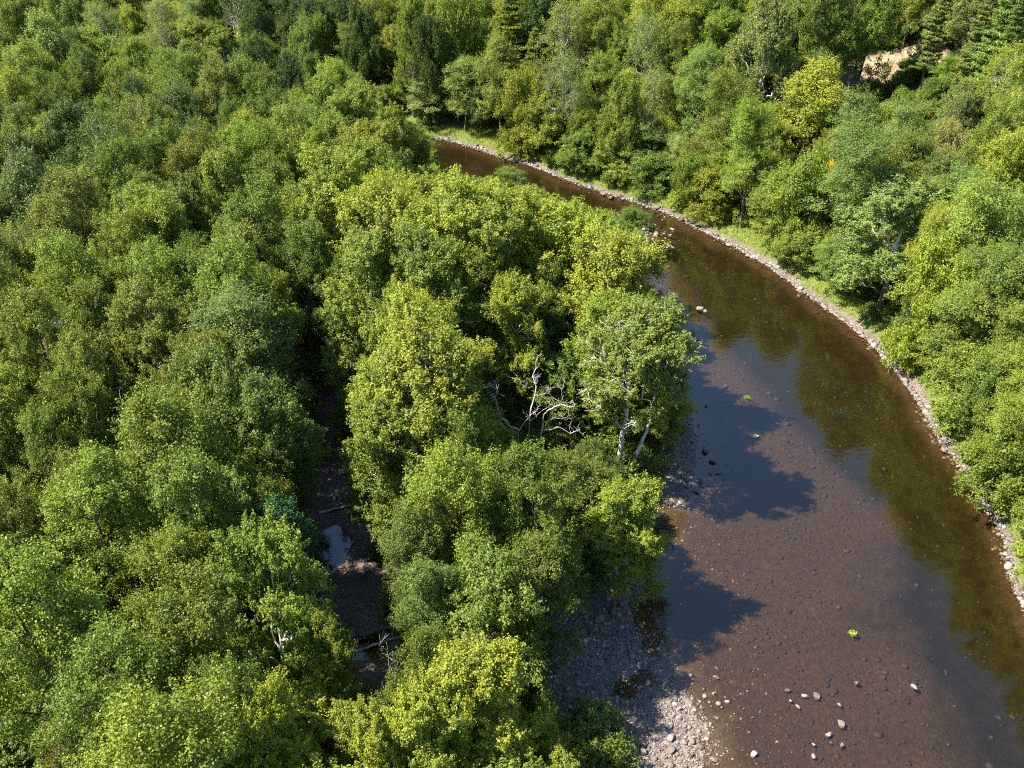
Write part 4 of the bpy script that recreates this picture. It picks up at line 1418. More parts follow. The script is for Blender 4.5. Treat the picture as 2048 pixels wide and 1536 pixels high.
    (57, 113.5, 'b', 'Y', 17, 4.4),
    (71.0, 212.5, 'k', 'Y', 10, 3.2, 'bright yellow-green tree growing just above the sandy scar'),
    (77.5, 212.0, 'k', 'Y', 11, 3.4, 'feathery yellow-green tree above the right end of the sandy scar'),
]
FOREST = [(-142, 142, 6), (81, 34, 5.1), (-161, 334, 5.8), (-123, 297, 4.9), (231, 419, 4.9), (-154, 306, 5), (-170, 228, 5.2), (106, 193, 5.1), (273, 385, 5.2), (-77, 101, 4.6), (165, 268, 5.5), (23, 283, 6.1), (239, 400, 5.8), (-151, 286, 5.6), (152, 243, 4.5), (54, 299, 6), (163, 344, 5.7), (42, 286, 4.8), (-115, 157, 5.2), (114, 290, 5.7), (-101, 187, 5.5), (129, 275, 6.4), (241, 334, 6.2), (-236, 356, 6.3), (-83, 87, 5.9), (-4, 290, 5.4), (70, 316, 5.6), (145, 256, 5.9), (68, 16, 6), (125, 210, 5.1), (-117, 391, 5.7), (-93, 383, 6.5), (-123, 206, 5.1), (153, 376, 5.6), (2, 298, 5.4), (164, 211, 4.6), (-82, 42, 6.4), (118, 353, 5.7), (219, 282, 5.8), (-104, 76, 6.4), (71, 57, 6.4), (28, 264, 6.2), (192, 304, 4.5), (89, 102, 6.4), (-107, 113, 4.8), (55, 249, 6.4), (96, 45, 5.8), (89, 389, 5.3), (-125, 158, 6.4), (0, 308, 6.4), (172, 225, 5.8), (-162, 370, 4.9), (123, 115, 6.3), (108, 370, 5.1), (-174, 284, 6), (-152, 349, 5), (-56, 70, 4.7), (104, 109, 6), (159, 261, 5.5), (219, 400, 5.8), (-72, 338, 6.3), (-79, 405, 4.6), (-72, 355, 4.8), (-104, 62, 4.7), (-73, 306, 6.3), (129, 187, 6.3), (-64, 17, 4.5), (168, 305, 5), (-25, 309, 6.1), (207, 417, 6.1), (14, 301, 5.3), (87, 271, 5), (16, 293, 4.5), (107, 98, 6.1), (10, 339, 5.3), (69, 341, 5.5), (154, 178, 4.8), (-58, 396, 6.2), (35, 370, 4.7), (-118, 112, 4.9), (123, 372, 5.2), (278, 407, 6.1), (15, 258, 4.6), (-143, 153, 5.9), (115, 89, 5.8), (-183, 210, 6), (183, 236, 6.4), (217, 322, 5.9), (50, 266, 5.2), (-163, 286, 4.8), (153, 219, 5.6), (-145, 168, 6.3), (142, 197, 5), (-239, 372, 5.5), (85, 253, 4.7), (41, 334, 5.7), (102, 123, 6.4), (80, 44, 5.4), (-210, 294, 6.3), (-131, 321, 4.9), (-114, 191, 6.4), (16, 419, 6), (-134, 340, 5.5), (143, 171, 4.5), (-63, 57, 5), (103, 268, 4.9), (29, 362, 6.3), (-238, 337, 4.5), (96, 336, 5.9), (-168, 360, 5.1), (-171, 398, 5.2), (-157, 196, 5.5), (63, 232, 4.8), (198, 337, 5.2), (-92, 125, 5.4), (74, 79, 5.8), (101, 86, 4.8), (198, 397, 5.4), (109, 157, 6), (-36, 334, 5.4), (210, 312, 4.9), (-15, 403, 5.2), (-97, 335, 4.6), (-215, 407, 4.9), (-146, 375, 6.2), (-105, 357, 5.9), (252, 367, 5.6), (83, 326, 5.2), (161, 230, 5.9), (145, 327, 6.3), (99, 355, 4.7), (83, 403, 5.2), (142, 340, 4.5), (81, 54, 5.1), (217, 305, 5.4), (-95, 90, 4.5), (82, 315, 6.4), (119, 180, 5.3), (-260, 376, 6.1), (-11, 340, 6.5), (97, 163, 4.6), (75, 103, 6.2), (57, 418, 4.7), (33, 286, 5.2), (121, 362, 5.5), (-142, 201, 6.3), (208, 327, 6.1), (258, 395, 6.1), (73, 112, 6.4), (-115, 78, 5.8), (-33, 286, 6.4), (-130, 194, 6.2), (78, 240, 5.4), (83, 82, 4.8), (-118, 126, 5.4), (-162, 189, 5.4), (-179, 228, 5.2), (135, 396, 5.7), (33, 254, 4.8), (-84, 387, 5.5), (-128, 366, 5.8), (-203, 352, 4.9), (125, 263, 5.8), (119, 312, 6.2), (-71, 40, 6), (-139, 176, 4.7), (144, 209, 5.3), (135, 302, 6.2), (179, 345, 6.4), (135, 344, 6.3), (-25, 363, 5.8), (-212, 330, 5.3), (57, 344, 4.9), (-252, 346, 5.6), (96, 313, 5.3), (-143, 295, 5.2), (193, 419, 5.4), (-134, 163, 5.8), (244, 348, 6.5), (-91, 299, 5.4), (135, 133, 4.7), (-229, 398, 5.5), (-103, 152, 6), (202, 377, 5.9), (173, 207, 5.5), (112, 378, 5.2), (-58, 344, 5.4), (-160, 313, 4.7), (133, 218, 4.7), (46, 400, 6.1), (150, 363, 5), (-186, 328, 4.7), (-251, 388, 6.4), (-88, 59, 4.9), (-207, 367, 5.9), (-128, 308, 4.6), (141, 151, 4.6), (238, 323, 4.6), (-126, 221, 6.1), (68, 222, 5.5), (-175, 306, 6.5), (1, 386, 6), (-154, 386, 6.3), (-77, 362, 5.9), (67, 88, 5), (122, 145, 5.3), (76, 122, 6.1), (162, 320, 5), (-235, 413, 5.1), (-218, 302, 6.3), (150, 264, 5.4), (-145, 322, 6.3), (93, 225, 5.1), (123, 247, 5.3), (142, 403, 4.6), (104, 138, 5.6), (62, 50, 6.5), (64, 35, 4.6), (-66, 50, 4.5), (-45, 358, 5.4), (-78, 21, 6), (125, 164, 6.1), (-195, 397, 4.8), (128, 175, 6), (-35, 346, 6), (101, 381, 5.9), (171, 404, 6.4), (41, 242, 5.5), (-48, 285, 4.7), (106, 212, 4.8), (157, 251, 5.1), (-132, 230, 5.2), (115, 120, 5), (257, 404, 5.6), (-286, 415, 5.7), (-156, 221, 5.1), (85, 378, 5.1), (207, 304, 6.3), (135, 288, 5.8), (-114, 380, 5.8), (-101, 299, 5.9), (-126, 335, 5.2), (85, 147, 5), (20, 407, 4.7), (-88, 32, 6.4), (-110, 104, 6.2), (92, 344, 6.5), (181, 359, 5.4), (167, 360, 5), (118, 136, 4.6), (-94, 405, 5.1), (64, 370, 6.4), (-155, 178, 6.1), (-148, 339, 5.3), (188, 390, 6.3), (-58, 418, 6.2), (30, 324, 5.7), (117, 222, 5.9), (-94, 72, 4.7), (203, 404, 5.2), (4, 261, 5.4), (-169, 208, 5.6), (-88, 334, 4.8), (70, 70, 5.2), (177, 371, 6.3), (-3, 275, 4.6), (-189, 296, 5.2), (-88, 287, 5.7), (115, 168, 4.9), (-104, 171, 5.5), (194, 281, 5.7), (-200, 385, 5.6), (99, 200, 4.6), (95, 142, 5.9), (-200, 250, 5.4), (-202, 311, 5.3), (98, 73, 6.5), (-142, 269, 5.8), (77, 287, 6.2), (-224, 328, 5.4), (-84, 138, 5.3), (74, 333, 4.9), (87, 155, 4.6), (4, 352, 5.2), (228, 295, 5.6), (-123, 147, 5.6), (257, 385, 5.9), (183, 261, 4.6), (55, 277, 5.2), (236, 353, 4.9), (-48, 343, 5.8), (-116, 93, 6.3), (-102, 413, 5.6), (-183, 220, 6.1), (-76, 326, 6.3), (136, 314, 4.8), (264, 378, 6.1), (111, 112, 4.6), (-275, 410, 6.2), (61, 241, 4.6), (135, 246, 6.1), (-92, 309, 5.1), (-261, 366, 5.4), (-96, 159, 5), (-5, 397, 6.3), (-24, 330, 6), (-49, 319, 5.2), (-1, 372, 5.3), (129, 411, 5.3), (189, 243, 4.5), (127, 255, 4.8), (183, 415, 5.3), (-36, 388, 6.2), (47, 371, 6.4), (149, 164, 5.5), (261, 419, 4.8), (-82, 122, 4.7), (80, 301, 5.2), (184, 225, 6.4), (135, 384, 6.2), (95, 240, 6), (20, 368, 6), (-62, 386, 5.8), (190, 368, 4.9), (242, 408, 5), (135, 330, 4.6), (118, 417, 5.8), (68, 306, 5), (-20, 301, 4.6), (194, 252, 6.5), (146, 286, 6.3), (112, 242, 4.6), (-94, 368, 5.8), (-119, 414, 4.5), (-45, 279, 4.5), (-117, 399, 4.7), (150, 391, 6), (-161, 232, 5.5), (-128, 129, 5.9), (-67, 75, 5.3), (101, 401, 6.3), (-179, 322, 6.1), (-114, 323, 5.8), (113, 361, 5.5), (-190, 336, 6), (42, 252, 5.4), (-153, 397, 6.2), (140, 158, 4.9), (-137, 211, 6.2), (118, 406, 4.9), (230, 370, 6.4), (129, 138, 6.1), (-75, 385, 6.4), (104, 180, 4.9), (52, 380, 6.3), (-32, 325, 5.4), (-12, 311, 6.2), (115, 253, 5.5), (104, 419, 4.8), (-26, 381, 5.3), (76, 254, 5.4), (138, 232, 5.2), (15, 331, 5.6), (156, 356, 5), (-78, 291, 4.7), (64, 294, 4.7), (164, 194, 5.3), (113, 203, 5.2), (-236, 391, 5.6), (66, 399, 4.7), (173, 234, 4.8), (153, 406, 5.5), (-152, 329, 4.8), (-93, 150, 5.2), (92, 215, 5.5), (223, 358, 5.4), (-219, 420, 5.4), (60, 355, 4.9), (32, 274, 5.1), (-108, 141, 4.8), (-219, 341, 5), (-240, 400, 6.2), (10, 310, 5.8), (92, 132, 5.3), (173, 195, 6.1), (-210, 419, 4.6), (-117, 136, 5.7), (76, 218, 5), (-65, 104, 4.7), (-146, 188, 6.1), (-188, 229, 5.1), (-202, 335, 6.3), (82, 413, 4.7), (-171, 415, 5.8), (-147, 223, 6.2), (-145, 180, 4.5), (-149, 209, 6.1), (-233, 379, 5.9), (-230, 364, 6), (229, 309, 5.3), (181, 247, 4.6), (-110, 128, 5.1), (-119, 313, 5.1), (106, 338, 6.4), (107, 79, 4.7), (191, 356, 5.1), (-43, 310, 4.8), (92, 401, 4.8), (157, 189, 4.8), (129, 354, 5.2), (-121, 180, 5.2), (-111, 406, 5.6), (-28, 392, 5.8), (-196, 304, 5.7), (17, 319, 5.2), (117, 336, 4.7), (90, 31, 4.8), (96, 294, 5.9), (49, 414, 5.6), (-50, 384, 5.3), (-33, 364, 4.7), (-141, 310, 6.2), (-61, 336, 4.8), (36, 406, 5.8), (23, 354, 4.8), (-62, 34, 5.3), (114, 266, 5.5), (-271, 399, 5.1), (-198, 365, 5.2), (-12, 413, 4.7), (16, 345, 5.5), (145, 370, 4.5), (109, 71, 4.7), (-177, 347, 5.5), (70, 28, 6.5), (-185, 280, 5.1), (290, 419, 5.2), (189, 329, 6.1), (246, 358, 6), (-112, 150, 4.7), (178, 272, 4.7), (244, 374, 4.8), (71, 269, 5.4), (-76, 57, 6.2), (-156, 341, 4.6), (164, 297, 5.9), (-82, 417, 6.4), (-88, 113, 5.6), (233, 382, 5.5), (171, 329, 5.6), (153, 294, 4.9), (98, 303, 5.8), (-84, 343, 4.9), (-143, 360, 4.6), (209, 286, 5.1), (73, 229, 4.5), (-99, 314, 5.6), (196, 319, 4.7), (-75, 112, 6), (-179, 240, 5), (215, 370, 6.3), (-98, 52, 5.4), (110, 173, 4.7), (195, 236, 5.1), (-161, 204, 5.7), (-31, 274, 6.2), (72, 382, 5.9), (29, 334, 5.2), (-52, 298, 5.1), (116, 102, 5.3), (-43, 372, 5.3), (-191, 409, 5.7), (63, 258, 5.7), (144, 317, 5.2), (148, 272, 4.7), (-82, 72, 6.1), (192, 262, 6), (181, 402, 6), (-111, 349, 5.5), (-220, 315, 5.6), (79, 23, 4.9), (-89, 48, 5.1), (-67, 377, 6.3), (35, 309, 4.8), (-73, 84, 5.4), (-53, 308, 6.4), (-71, 292, 4.7), (-62, 362, 5.9), (201, 268, 4.8), (183, 320, 5.3), (157, 274, 5.4), (171, 384, 6.1), (-13, 377, 4.7), (163, 420, 5.5), (79, 132, 5.1), (-162, 295, 5), (-265, 410, 6.5), (-116, 217, 5.2), (-210, 379, 6.2), (59, 322, 5.8), (-131, 181, 4.9), (232, 342, 4.6), (84, 112, 6.3), (-158, 276, 6.3), (-94, 101, 4.9), (-27, 414, 5.8), (158, 161, 5.5), (-138, 409, 5.1), (103, 220, 5.5), (184, 305, 5.4), (181, 383, 6.2), (6, 378, 4.8), (-36, 405, 6), (-243, 351, 4.5), (-150, 148, 4.8), (-97, 137, 5.8), (161, 179, 4.6), (-203, 322, 6.1), (36, 345, 5.5), (-74, 92, 4.8), (-206, 410, 5.4), (-3, 322, 5.3), (176, 312, 6.3), (-168, 275, 5.2), (-179, 395, 5), (-59, 280, 4.8), (75, 395, 5.3), (-128, 353, 5.4), (153, 208, 5.8), (86, 60, 4.8), (54, 332, 6.2), (237, 390, 5.4), (94, 171, 4.5), (-67, 409, 4.9), (-98, 398, 5.3), (193, 406, 5.9), (-66, 319, 5.6), (45, 294, 6), (166, 245, 5.3), (79, 66, 5), (-156, 416, 5.2), (117, 276, 6.2), (-163, 352, 5.4), (93, 263, 5.3), (105, 59, 4.5), (-167, 383, 5.1), (96, 54, 6.5), (-181, 368, 6.4), (42, 261, 5.6), (-95, 325, 6.1), (-126, 114, 5.2), (195, 289, 5.2), (122, 324, 5.3), (65, 410, 5.4), (39, 386, 5.9), (-59, 407, 6.4), (-103, 97, 5.3), (109, 326, 6), (-136, 384, 4.9), (38, 279, 4.8), (205, 367, 6), (-131, 378, 4.6), (-192, 285, 5.4), (167, 283, 5.8), (154, 152, 5), (-95, 351, 4.5), (-143, 132, 5.9), (64, 387, 5.4), (6, 417, 4.9), (-103, 86, 6.2), (144, 187, 5.4), (-17, 276, 6.4), (87, 72, 5.8), (135, 260, 5.8), (244, 418, 6.1), (8, 286, 4.6), (-65, 93, 4.6), (139, 141, 4.6), (182, 213, 5), (-115, 336, 5.2), (-164, 342, 5.9), (22, 271, 5.1), (-146, 406, 5.6), (156, 339, 5), (-128, 174, 5.1), (99, 249, 5.4), (81, 15, 4.7), (201, 358, 4.6), (-77, 31, 5.6), (-194, 315, 4.7), (62, 269, 5.1), (24, 312, 5.3), (219, 336, 5.5), (-56, 81, 5.6), (-198, 293, 5.7), (-2, 331, 5.5), (-69, 65, 6.4), (203, 314, 5.1), (-46, 399, 6), (176, 291, 5.8), (131, 420, 4.8), (-71, 401, 4.6), (-237, 345, 5.4), (160, 411, 5.5), (-71, 24, 4.6), (162, 332, 5.5), (44, 310, 5.9), (-5, 365, 4.7), (21, 382, 5.5), (-181, 356, 4.7), (140, 275, 5.1), (-154, 366, 5.8), (95, 365, 6), (97, 277, 6.3), (89, 283, 5.3), (128, 333, 5.4), (212, 266, 6.1), (162, 310, 5.2), (78, 366, 5.2), (119, 397, 5.2), (-248, 360, 4.8), (-170, 292, 4.5), (133, 148, 4.6), (-178, 385, 6.1), (93, 64, 5.8), (-216, 365, 4.8), (43, 353, 4.7), (138, 355, 4.8), (-131, 150, 4.7), (-113, 210, 4.5), (-51, 334, 6.5), (-141, 285, 5.1), (170, 217, 5), (-225, 383, 4.5), (-227, 336, 5), (-240, 328, 5.2), (27, 373, 5.5), (-25, 319, 6.5), (71, 47, 5.6), (114, 190, 5.7), (-141, 349, 5.4), (157, 285, 5.2), (-129, 212, 4.9), (-167, 180, 6.2), (10, 358, 5.4), (-18, 292, 6.2), (165, 255, 4.7), (-117, 172, 4.7), (-19, 395, 4.9), (-104, 290, 5.4), (-190, 243, 5.5), (100, 324, 5), (-173, 377, 4.8), (113, 232, 4.9), (248, 388, 4.7), (247, 381, 4.6), (210, 360, 4.6), (-21, 373, 4.9), (-235, 313, 4.8), (42, 419, 5.5), (-38, 301, 5.5), (-106, 371, 6.3), (-172, 331, 5.5), (154, 304, 4.9), (-65, 83, 5.5), (52, 237, 5.3), (-105, 385, 5.4), (148, 353, 5.1), (-206, 302, 5.3), (-124, 325, 5.8), (-134, 296, 6.5), (165, 374, 6.3), (61, 25, 4.9), (-83, 375, 5.4), (143, 381, 4.7), (189, 271, 5.7), (30, 391, 5.8), (0, 343, 4.9), (81, 354, 5.8), (96, 419, 5.8), (149, 415, 6.1), (-24, 400, 4.6), (-261, 394, 5.5), (197, 387, 6.2), (-205, 393, 5.6), (266, 393, 4.5), (270, 412, 4.9), (-90, 82, 4.5), (133, 113, 5.1), (176, 265, 4.6), (-49, 407, 4.9), (-21, 344, 5.8), (-224, 355, 5.5), (-244, 415, 5.7), (59, 306, 5.2), (85, 93, 5.2), (143, 222, 4.8), (222, 346, 6.4), (57, 399, 4.7), (125, 224, 4.5), (-176, 194, 6.2), (-90, 396, 5.1), (17, 397, 5.9), (68, 242, 4.7), (-126, 390, 6.1), (-11, 320, 5.2), (-217, 396, 4.7), (58, 288, 5), (-122, 188, 4.8), (161, 170, 5.7), (-157, 168, 5.8), (119, 127, 4.8), (-140, 332, 5.8), (-178, 406, 5.9), (126, 201, 4.6), (-84, 316, 6.4), (130, 157, 4.7), (-105, 323, 5.4), (261, 364, 5.3), (195, 348, 4.6), (-253, 406, 6.1), (76, 408, 5), (-256, 416, 5), (-217, 351, 4.9), (-5, 269, 4.6), (176, 301, 6.2), (137, 178, 4.6), (70, 235, 5), (229, 406, 4.7), (72, 350, 5.1), (93, 89, 5.6), (-182, 341, 5.7), (216, 413, 4.8), (229, 395, 5.5), (-60, 43, 5.9), (205, 277, 5.3), (-63, 25, 4.9), (101, 187, 4.7), (57, 408, 6.1), (52, 352, 5.2), (134, 167, 6.2), (-4, 415, 4.6), (-187, 378, 5.7), (45, 277, 5.2), (-190, 359, 4.8), (12, 390, 5.5), (-99, 108, 6.1), (-81, 301, 5), (170, 394, 5.2), (-155, 157, 5), (-70, 11, 5.4), (103, 230, 5.3), (143, 133, 4.5), (-135, 123, 4.8), (80, 141, 4.5), (94, 111, 5.1), (-61, 299, 5.2), (7, 273, 6.3), (131, 121, 5.1), (-194, 328, 5.4), (-221, 375, 5.3), (-191, 386, 5), (73, 324, 5.5), (-14, 330, 4.7), (9, 368, 5.8), (121, 387, 5.5), (111, 130, 5.5), (29, 411, 4.6), (-224, 296, 5), (126, 307, 5.2), (135, 362, 4.6), (-114, 301, 4.6), (-100, 345, 6), (150, 345, 4.9), (-270, 384, 4.7), (-46, 419, 5), (57, 364, 5.1), (-142, 394, 5.4), (91, 374, 4.8), (-190, 418, 5.9), (107, 310, 5.9), (-125, 98, 5), (-101, 130, 5), (111, 399, 4.6), (278, 396, 6.2), (109, 281, 4.6), (214, 380, 6.2), (131, 227, 4.5), (130, 236, 4.6), (227, 329, 4.7), (-14, 356, 6.4), (202, 344, 5.4), (202, 244, 6.3), (-23, 266, 6.3), (46, 326, 5.9), (-124, 375, 5.8), (-156, 321, 4.7), (145, 308, 5.9), (182, 284, 5.4), (157, 385, 4.5), (83, 336, 6.2), (-104, 194, 5.6), (-128, 410, 5.1), (-155, 407, 5.3), (220, 294, 5.6), (147, 144, 5.9), (121, 236, 6), (-94, 416, 5.5), (-135, 418, 6.4), (84, 126, 5.2), (-94, 171, 5.4), (3, 406, 5.6), (130, 324, 4.7), (122, 294, 4.6), (-179, 296, 6.3), (-108, 307, 4.5), (-98, 118, 4.7), (-44, 380, 5.1), (145, 237, 5.3), (97, 97, 4.5), (150, 197, 4.6), (-277, 419, 6.2), (-251, 398, 5.1), (212, 341, 5.9), (-166, 324, 6.1), (64, 77, 4.8), (140, 412, 4.9), (228, 319, 5.1), (277, 419, 4.7), (117, 344, 5.8), (105, 297, 5), (-49, 367, 4.8), (-172, 218, 6.2), (253, 350, 4.8), (177, 242, 4.6), (-96, 285, 4.8), (68, 359, 5.8), (64, 330, 5), (-226, 346, 4.8), (117, 151, 4.7), (135, 269, 4.7), (-187, 311, 5.5), (-182, 418, 4.9), (-154, 236, 4.6), (-276, 391, 5), (-129, 400, 5), (89, 39, 5.8), (-196, 238, 5.1), (22, 252, 5.8), (-242, 383, 5.3), (159, 397, 5.9), (-164, 391, 5.4), (-86, 352, 5), (-161, 213, 5.4), (-245, 340, 4.5), (83, 223, 6), (-109, 314, 4.6), (-165, 407, 5.6), (-167, 315, 4.5), (72, 295, 4.6), (85, 291, 5.5), (161, 203, 5), (100, 153, 4.6), (66, 105, 5.1), (-231, 306, 5), (207, 393, 6.1), (52, 311, 4.6), (172, 251, 4.9), (92, 122, 4.7), (211, 351, 4.5), (-256, 357, 6.1), (106, 389, 5.9), (-202, 285, 5.3), (87, 232, 6.1), (-107, 179, 4.5), (22, 303, 5.3), (-65, 286, 6.1), (-121, 288, 4.9), (-8, 282, 4.6), (-201, 418, 5.9), (-127, 106, 5.5), (-197, 343, 4.5), (31, 299, 5.9), (-195, 376, 4.8), (-151, 298, 4.6), (134, 201, 5), (-108, 164, 4.9), (53, 389, 5.6), (125, 102, 4.7), (107, 355, 4.9), (197, 328, 4.6), (128, 401, 5.7), (-250, 370, 4.9), (154, 315, 4.8), (48, 341, 5.8), (11, 408, 5.4), (-97, 61, 4.5), (110, 410, 6.3), (93, 179, 4.9), (-89, 93, 5.1), (255, 376, 4.6), (116, 81, 4.9), (-169, 239, 5.6), (83, 346, 4.7), (-33, 375, 5.6), (103, 169, 5.1), (41, 362, 6.4), (77, 92, 5.2), (-140, 231, 5.2), (-149, 420, 4.7), (89, 49, 5.1), (216, 391, 4.6), (-32, 356, 5.8), (-222, 404, 5), (-80, 130, 5.7), (-21, 420, 4.6), (-162, 306, 4.7), (-106, 336, 5.2), (66, 284, 4.7), (79, 262, 4.7), (207, 255, 4.5), (-225, 413, 6), (203, 293, 4.7), (190, 338, 4.6), (-53, 355, 5.7), (-44, 292, 4.6), (69, 420, 5.7), (250, 397, 4.6), (-135, 359, 5.2), (-213, 317, 4.6), (83, 209, 4.9), (-124, 343, 4.8), (-6, 358, 4.5), (104, 259, 5.3), (-110, 418, 5), (-210, 360, 4.6), (-31, 298, 4.7), (-97, 43, 5.3), (-187, 399, 5.5), (118, 212, 4.5), (-176, 203, 4.8), (-131, 137, 5.4), (-118, 199, 4.9), (89, 306, 5.8), (142, 388, 4.5), (-160, 378, 5.1), (-69, 347, 5), (-61, 311, 5), (-56, 369, 4.9), (14, 279, 5), (122, 285, 6.4), (24, 341, 5.2), (186, 293, 6), (114, 300, 6.1), (-40, 414, 4.6), (250, 342, 4.6), (137, 372, 5.6), (224, 384, 5.5), (193, 227, 5.7), (-285, 405, 4.7), (93, 205, 5.4), (172, 418, 4.5), (73, 279, 5.4), (-10, 298, 5.2), (-101, 378, 4.6), (-120, 358, 6), (-64, 329, 6), (188, 376, 4.7), (79, 274, 4.7), (107, 146, 5), (91, 356, 5.2), (140, 126, 5.4), (172, 321, 4.7), (61, 61, 4.6), (1, 282, 4.7), (137, 322, 4.7), (-114, 366, 5.1), (-210, 343, 5.5), (73, 38, 5), (-171, 369, 5.2), (15, 266, 5.1), (4, 317, 5.7), (25, 292, 4.6), (179, 331, 6), (-13, 385, 5.6), (145, 295, 5.1), (254, 412, 5.5), (-40, 319, 6), (105, 238, 5.5), (-63, 352, 5.1), (265, 402, 4.7), (171, 185, 4.5), (-25, 281, 5.5), (-45, 327, 4.7), (91, 322, 5.7), (-167, 198, 5.8), (-75, 76, 4.8), (31, 419, 4.8), (-68, 368, 5.2), (-86, 148, 4.7), (39, 319, 6.3), (235, 314, 4.7), (4, 397, 5), (-138, 368, 6), (48, 318, 4.7), (-211, 308, 5), (-216, 387, 6), (-14, 366, 4.7), (-120, 305, 5.8), (119, 198, 5.1), (175, 280, 4.8), (-80, 398, 4.7), (94, 409, 4.9), (-56, 290, 5.6), (-74, 121, 5.5), (240, 366, 6), (170, 352, 5.7), (160, 222, 4.5), (61, 10, 5.3), (102, 347, 5.2), (86, 137, 4.6), (-150, 278, 4.7), (-78, 349, 5.3), (-92, 359, 5.2), (-85, 364, 4.6), (87, 245, 5.9), (-29, 339, 4.9), (67, 251, 4.5), (188, 314, 4.8), (128, 316, 4.7), (67, 96, 5.5), (-79, 11, 5.7), (-35, 309, 6), (-150, 358, 4.9), (-238, 321, 4.9), (129, 296, 4.9), (-57, 321, 4.8), (-8, 351, 4.5), (144, 246, 5.9), (178, 393, 5.4), (159, 367, 5.6), (38, 377, 4.7), (-144, 386, 4.7), (61, 41, 5), (107, 249, 4.6), (104, 288, 5.3), (287, 408, 5.4), (-54, 377, 4.6), (-195, 353, 4.9), (-72, 418, 6), (-268, 375, 4.6), (221, 315, 4.7), (221, 419, 4.6), (-218, 323, 4.7), (2, 364, 4.8), (-108, 203, 5.4), (-107, 395, 5.9), (233, 361, 4.9), (-138, 185, 4.5), (127, 128, 4.9), (171, 340, 4.9), (77, 374, 5.4), (133, 210, 5.1), (121, 157, 4.5), (-280, 398, 5.2), (27, 402, 5.8), (-110, 71, 4.8), (150, 228, 5.1), (157, 238, 5.3)]
ROCK_SPOTS = [(30.1, 64.4, 0.64, 0), (34.9, 63.9, 0.6, 0), (26.2, 62.9, 0.78, 0), (25.2, 63.0, 0.63, 0), (23.8, 63.6, 0.71, 0), (23.8, 62.4, 0.39, 0), (27.9, 62.0, 0.45, 0), (24.3, 61.7, 0.42, 0), (27.5, 59.9, 0.79, 0), (26.2, 58.9, 0.61, 0), (24.7, 57.8, 0.44, 0), (26.1, 58.0, 0.27, 0), (27.0, 57.8, 0.47, 0), (24.4, 56.7, 0.5, 0), (19.6, 56.8, 0.76, 0), (16.2, 56.3, 0.76, 0), (16.5, 55.9, 0.39, 0), (14.5, 56.5, 0.56, 0), (14.5, 57.6, 0.47, 0), (13.1, 58.2, 0.94, 0), (12.9, 56.9, 0.86, 0), (13.1, 59.5, 0.72, 0), (16.1, 61.6, 0.66, 0), (14.1, 61.3, 0.62, 0), (14.3, 62.4, 0.46, 0), (15.8, 61.9, 0.35, 0), (15.0, 60.3, 0.41, 0), (17.3, 60.5, 0.34, 0), (15.5, 59.7, 0.34, 0), (17.8, 61.7, 0.42, 0), (17.4, 63.2, 0.42, 0), (17.9, 65.0, 0.58, 0), (13.7, 65.0, 0.54, 0), (14.3, 65.2, 0.4, 0), (13.6, 63.5, 0.5, 0), (13.3, 66.2, 0.29, 0), (11.9, 66.7, 0.4, 0), (15.7, 70.7, 0.49, 0), (15.7, 58.4, 0.3, 0), (20.2, 60.6, 0.28, 0), (18.8, 61.0, 0.24, 0), (10.4, 60.1, 0.62, 0), (9.5, 57.7, 0.67, 0), (10.6, 56.6, 0.73, 0), (12.4, 61.2, 0.42, 0), (28.8, 102.4, 1.12, 0), (27.1, 135.3, 1.82, 0), (27.8, 134.3, 1.21, 0), (25.2, 156.9, 2.22, 0), (22.8, 155.2, 1.86, 0), (22.6, 158.3, 1.54, 0), (21.0, 159.1, 1.21, 0), (27.0, 164.1, 1.06, 0), (21.4, 149.9, 1.81, 0), (26.4, 161.6, 0.87, 0), (25.0, 127.6, 1.16, 1), (25.5, 125.8, 0.72, 1), (27.2, 113.7, 0.67, 1), (24.0, 109.0, 0.65, 1), (22.8, 97.1, 0.84, 1), (20.8, 93.6, 0.93, 1), (23.2, 95.0, 0.71, 1), (22.2, 94.9, 0.59, 1), (23.5, 93.8, 0.47, 1), (22.3, 99.1, 0.97, 1), (20.0, 91.6, 0.8, 1), (24.4, 96.7, 0.42, 1), (24.8, 95.5, 0.35, 1), (20.9, 92.5, 0.52, 1), (14.4, 86.0, 0.99, 1), (17.0, 89.4, 0.9, 1), (9.4, 63.3, 0.72, 0), (8.9, 58.4, 0.78, 0), (8.0, 71.7, 1.17, 0), (7.3, 70.1, 0.87, 0)]
SHRUB_SPOTS = [(6.8, 57.9), (5.1, 56.4), (11.9, 79.3), (13.3, 85.6), (-20.3, 112.4), (-23.7, 99.2), (-22.4, 97.7), (-10.6, 74.3), (-9.9, 72.7), (-23.1, 88.9), (-15.4, 88.9), (-13.1, 80.1), (8.0, 76.4), (9.1, 78.6)]


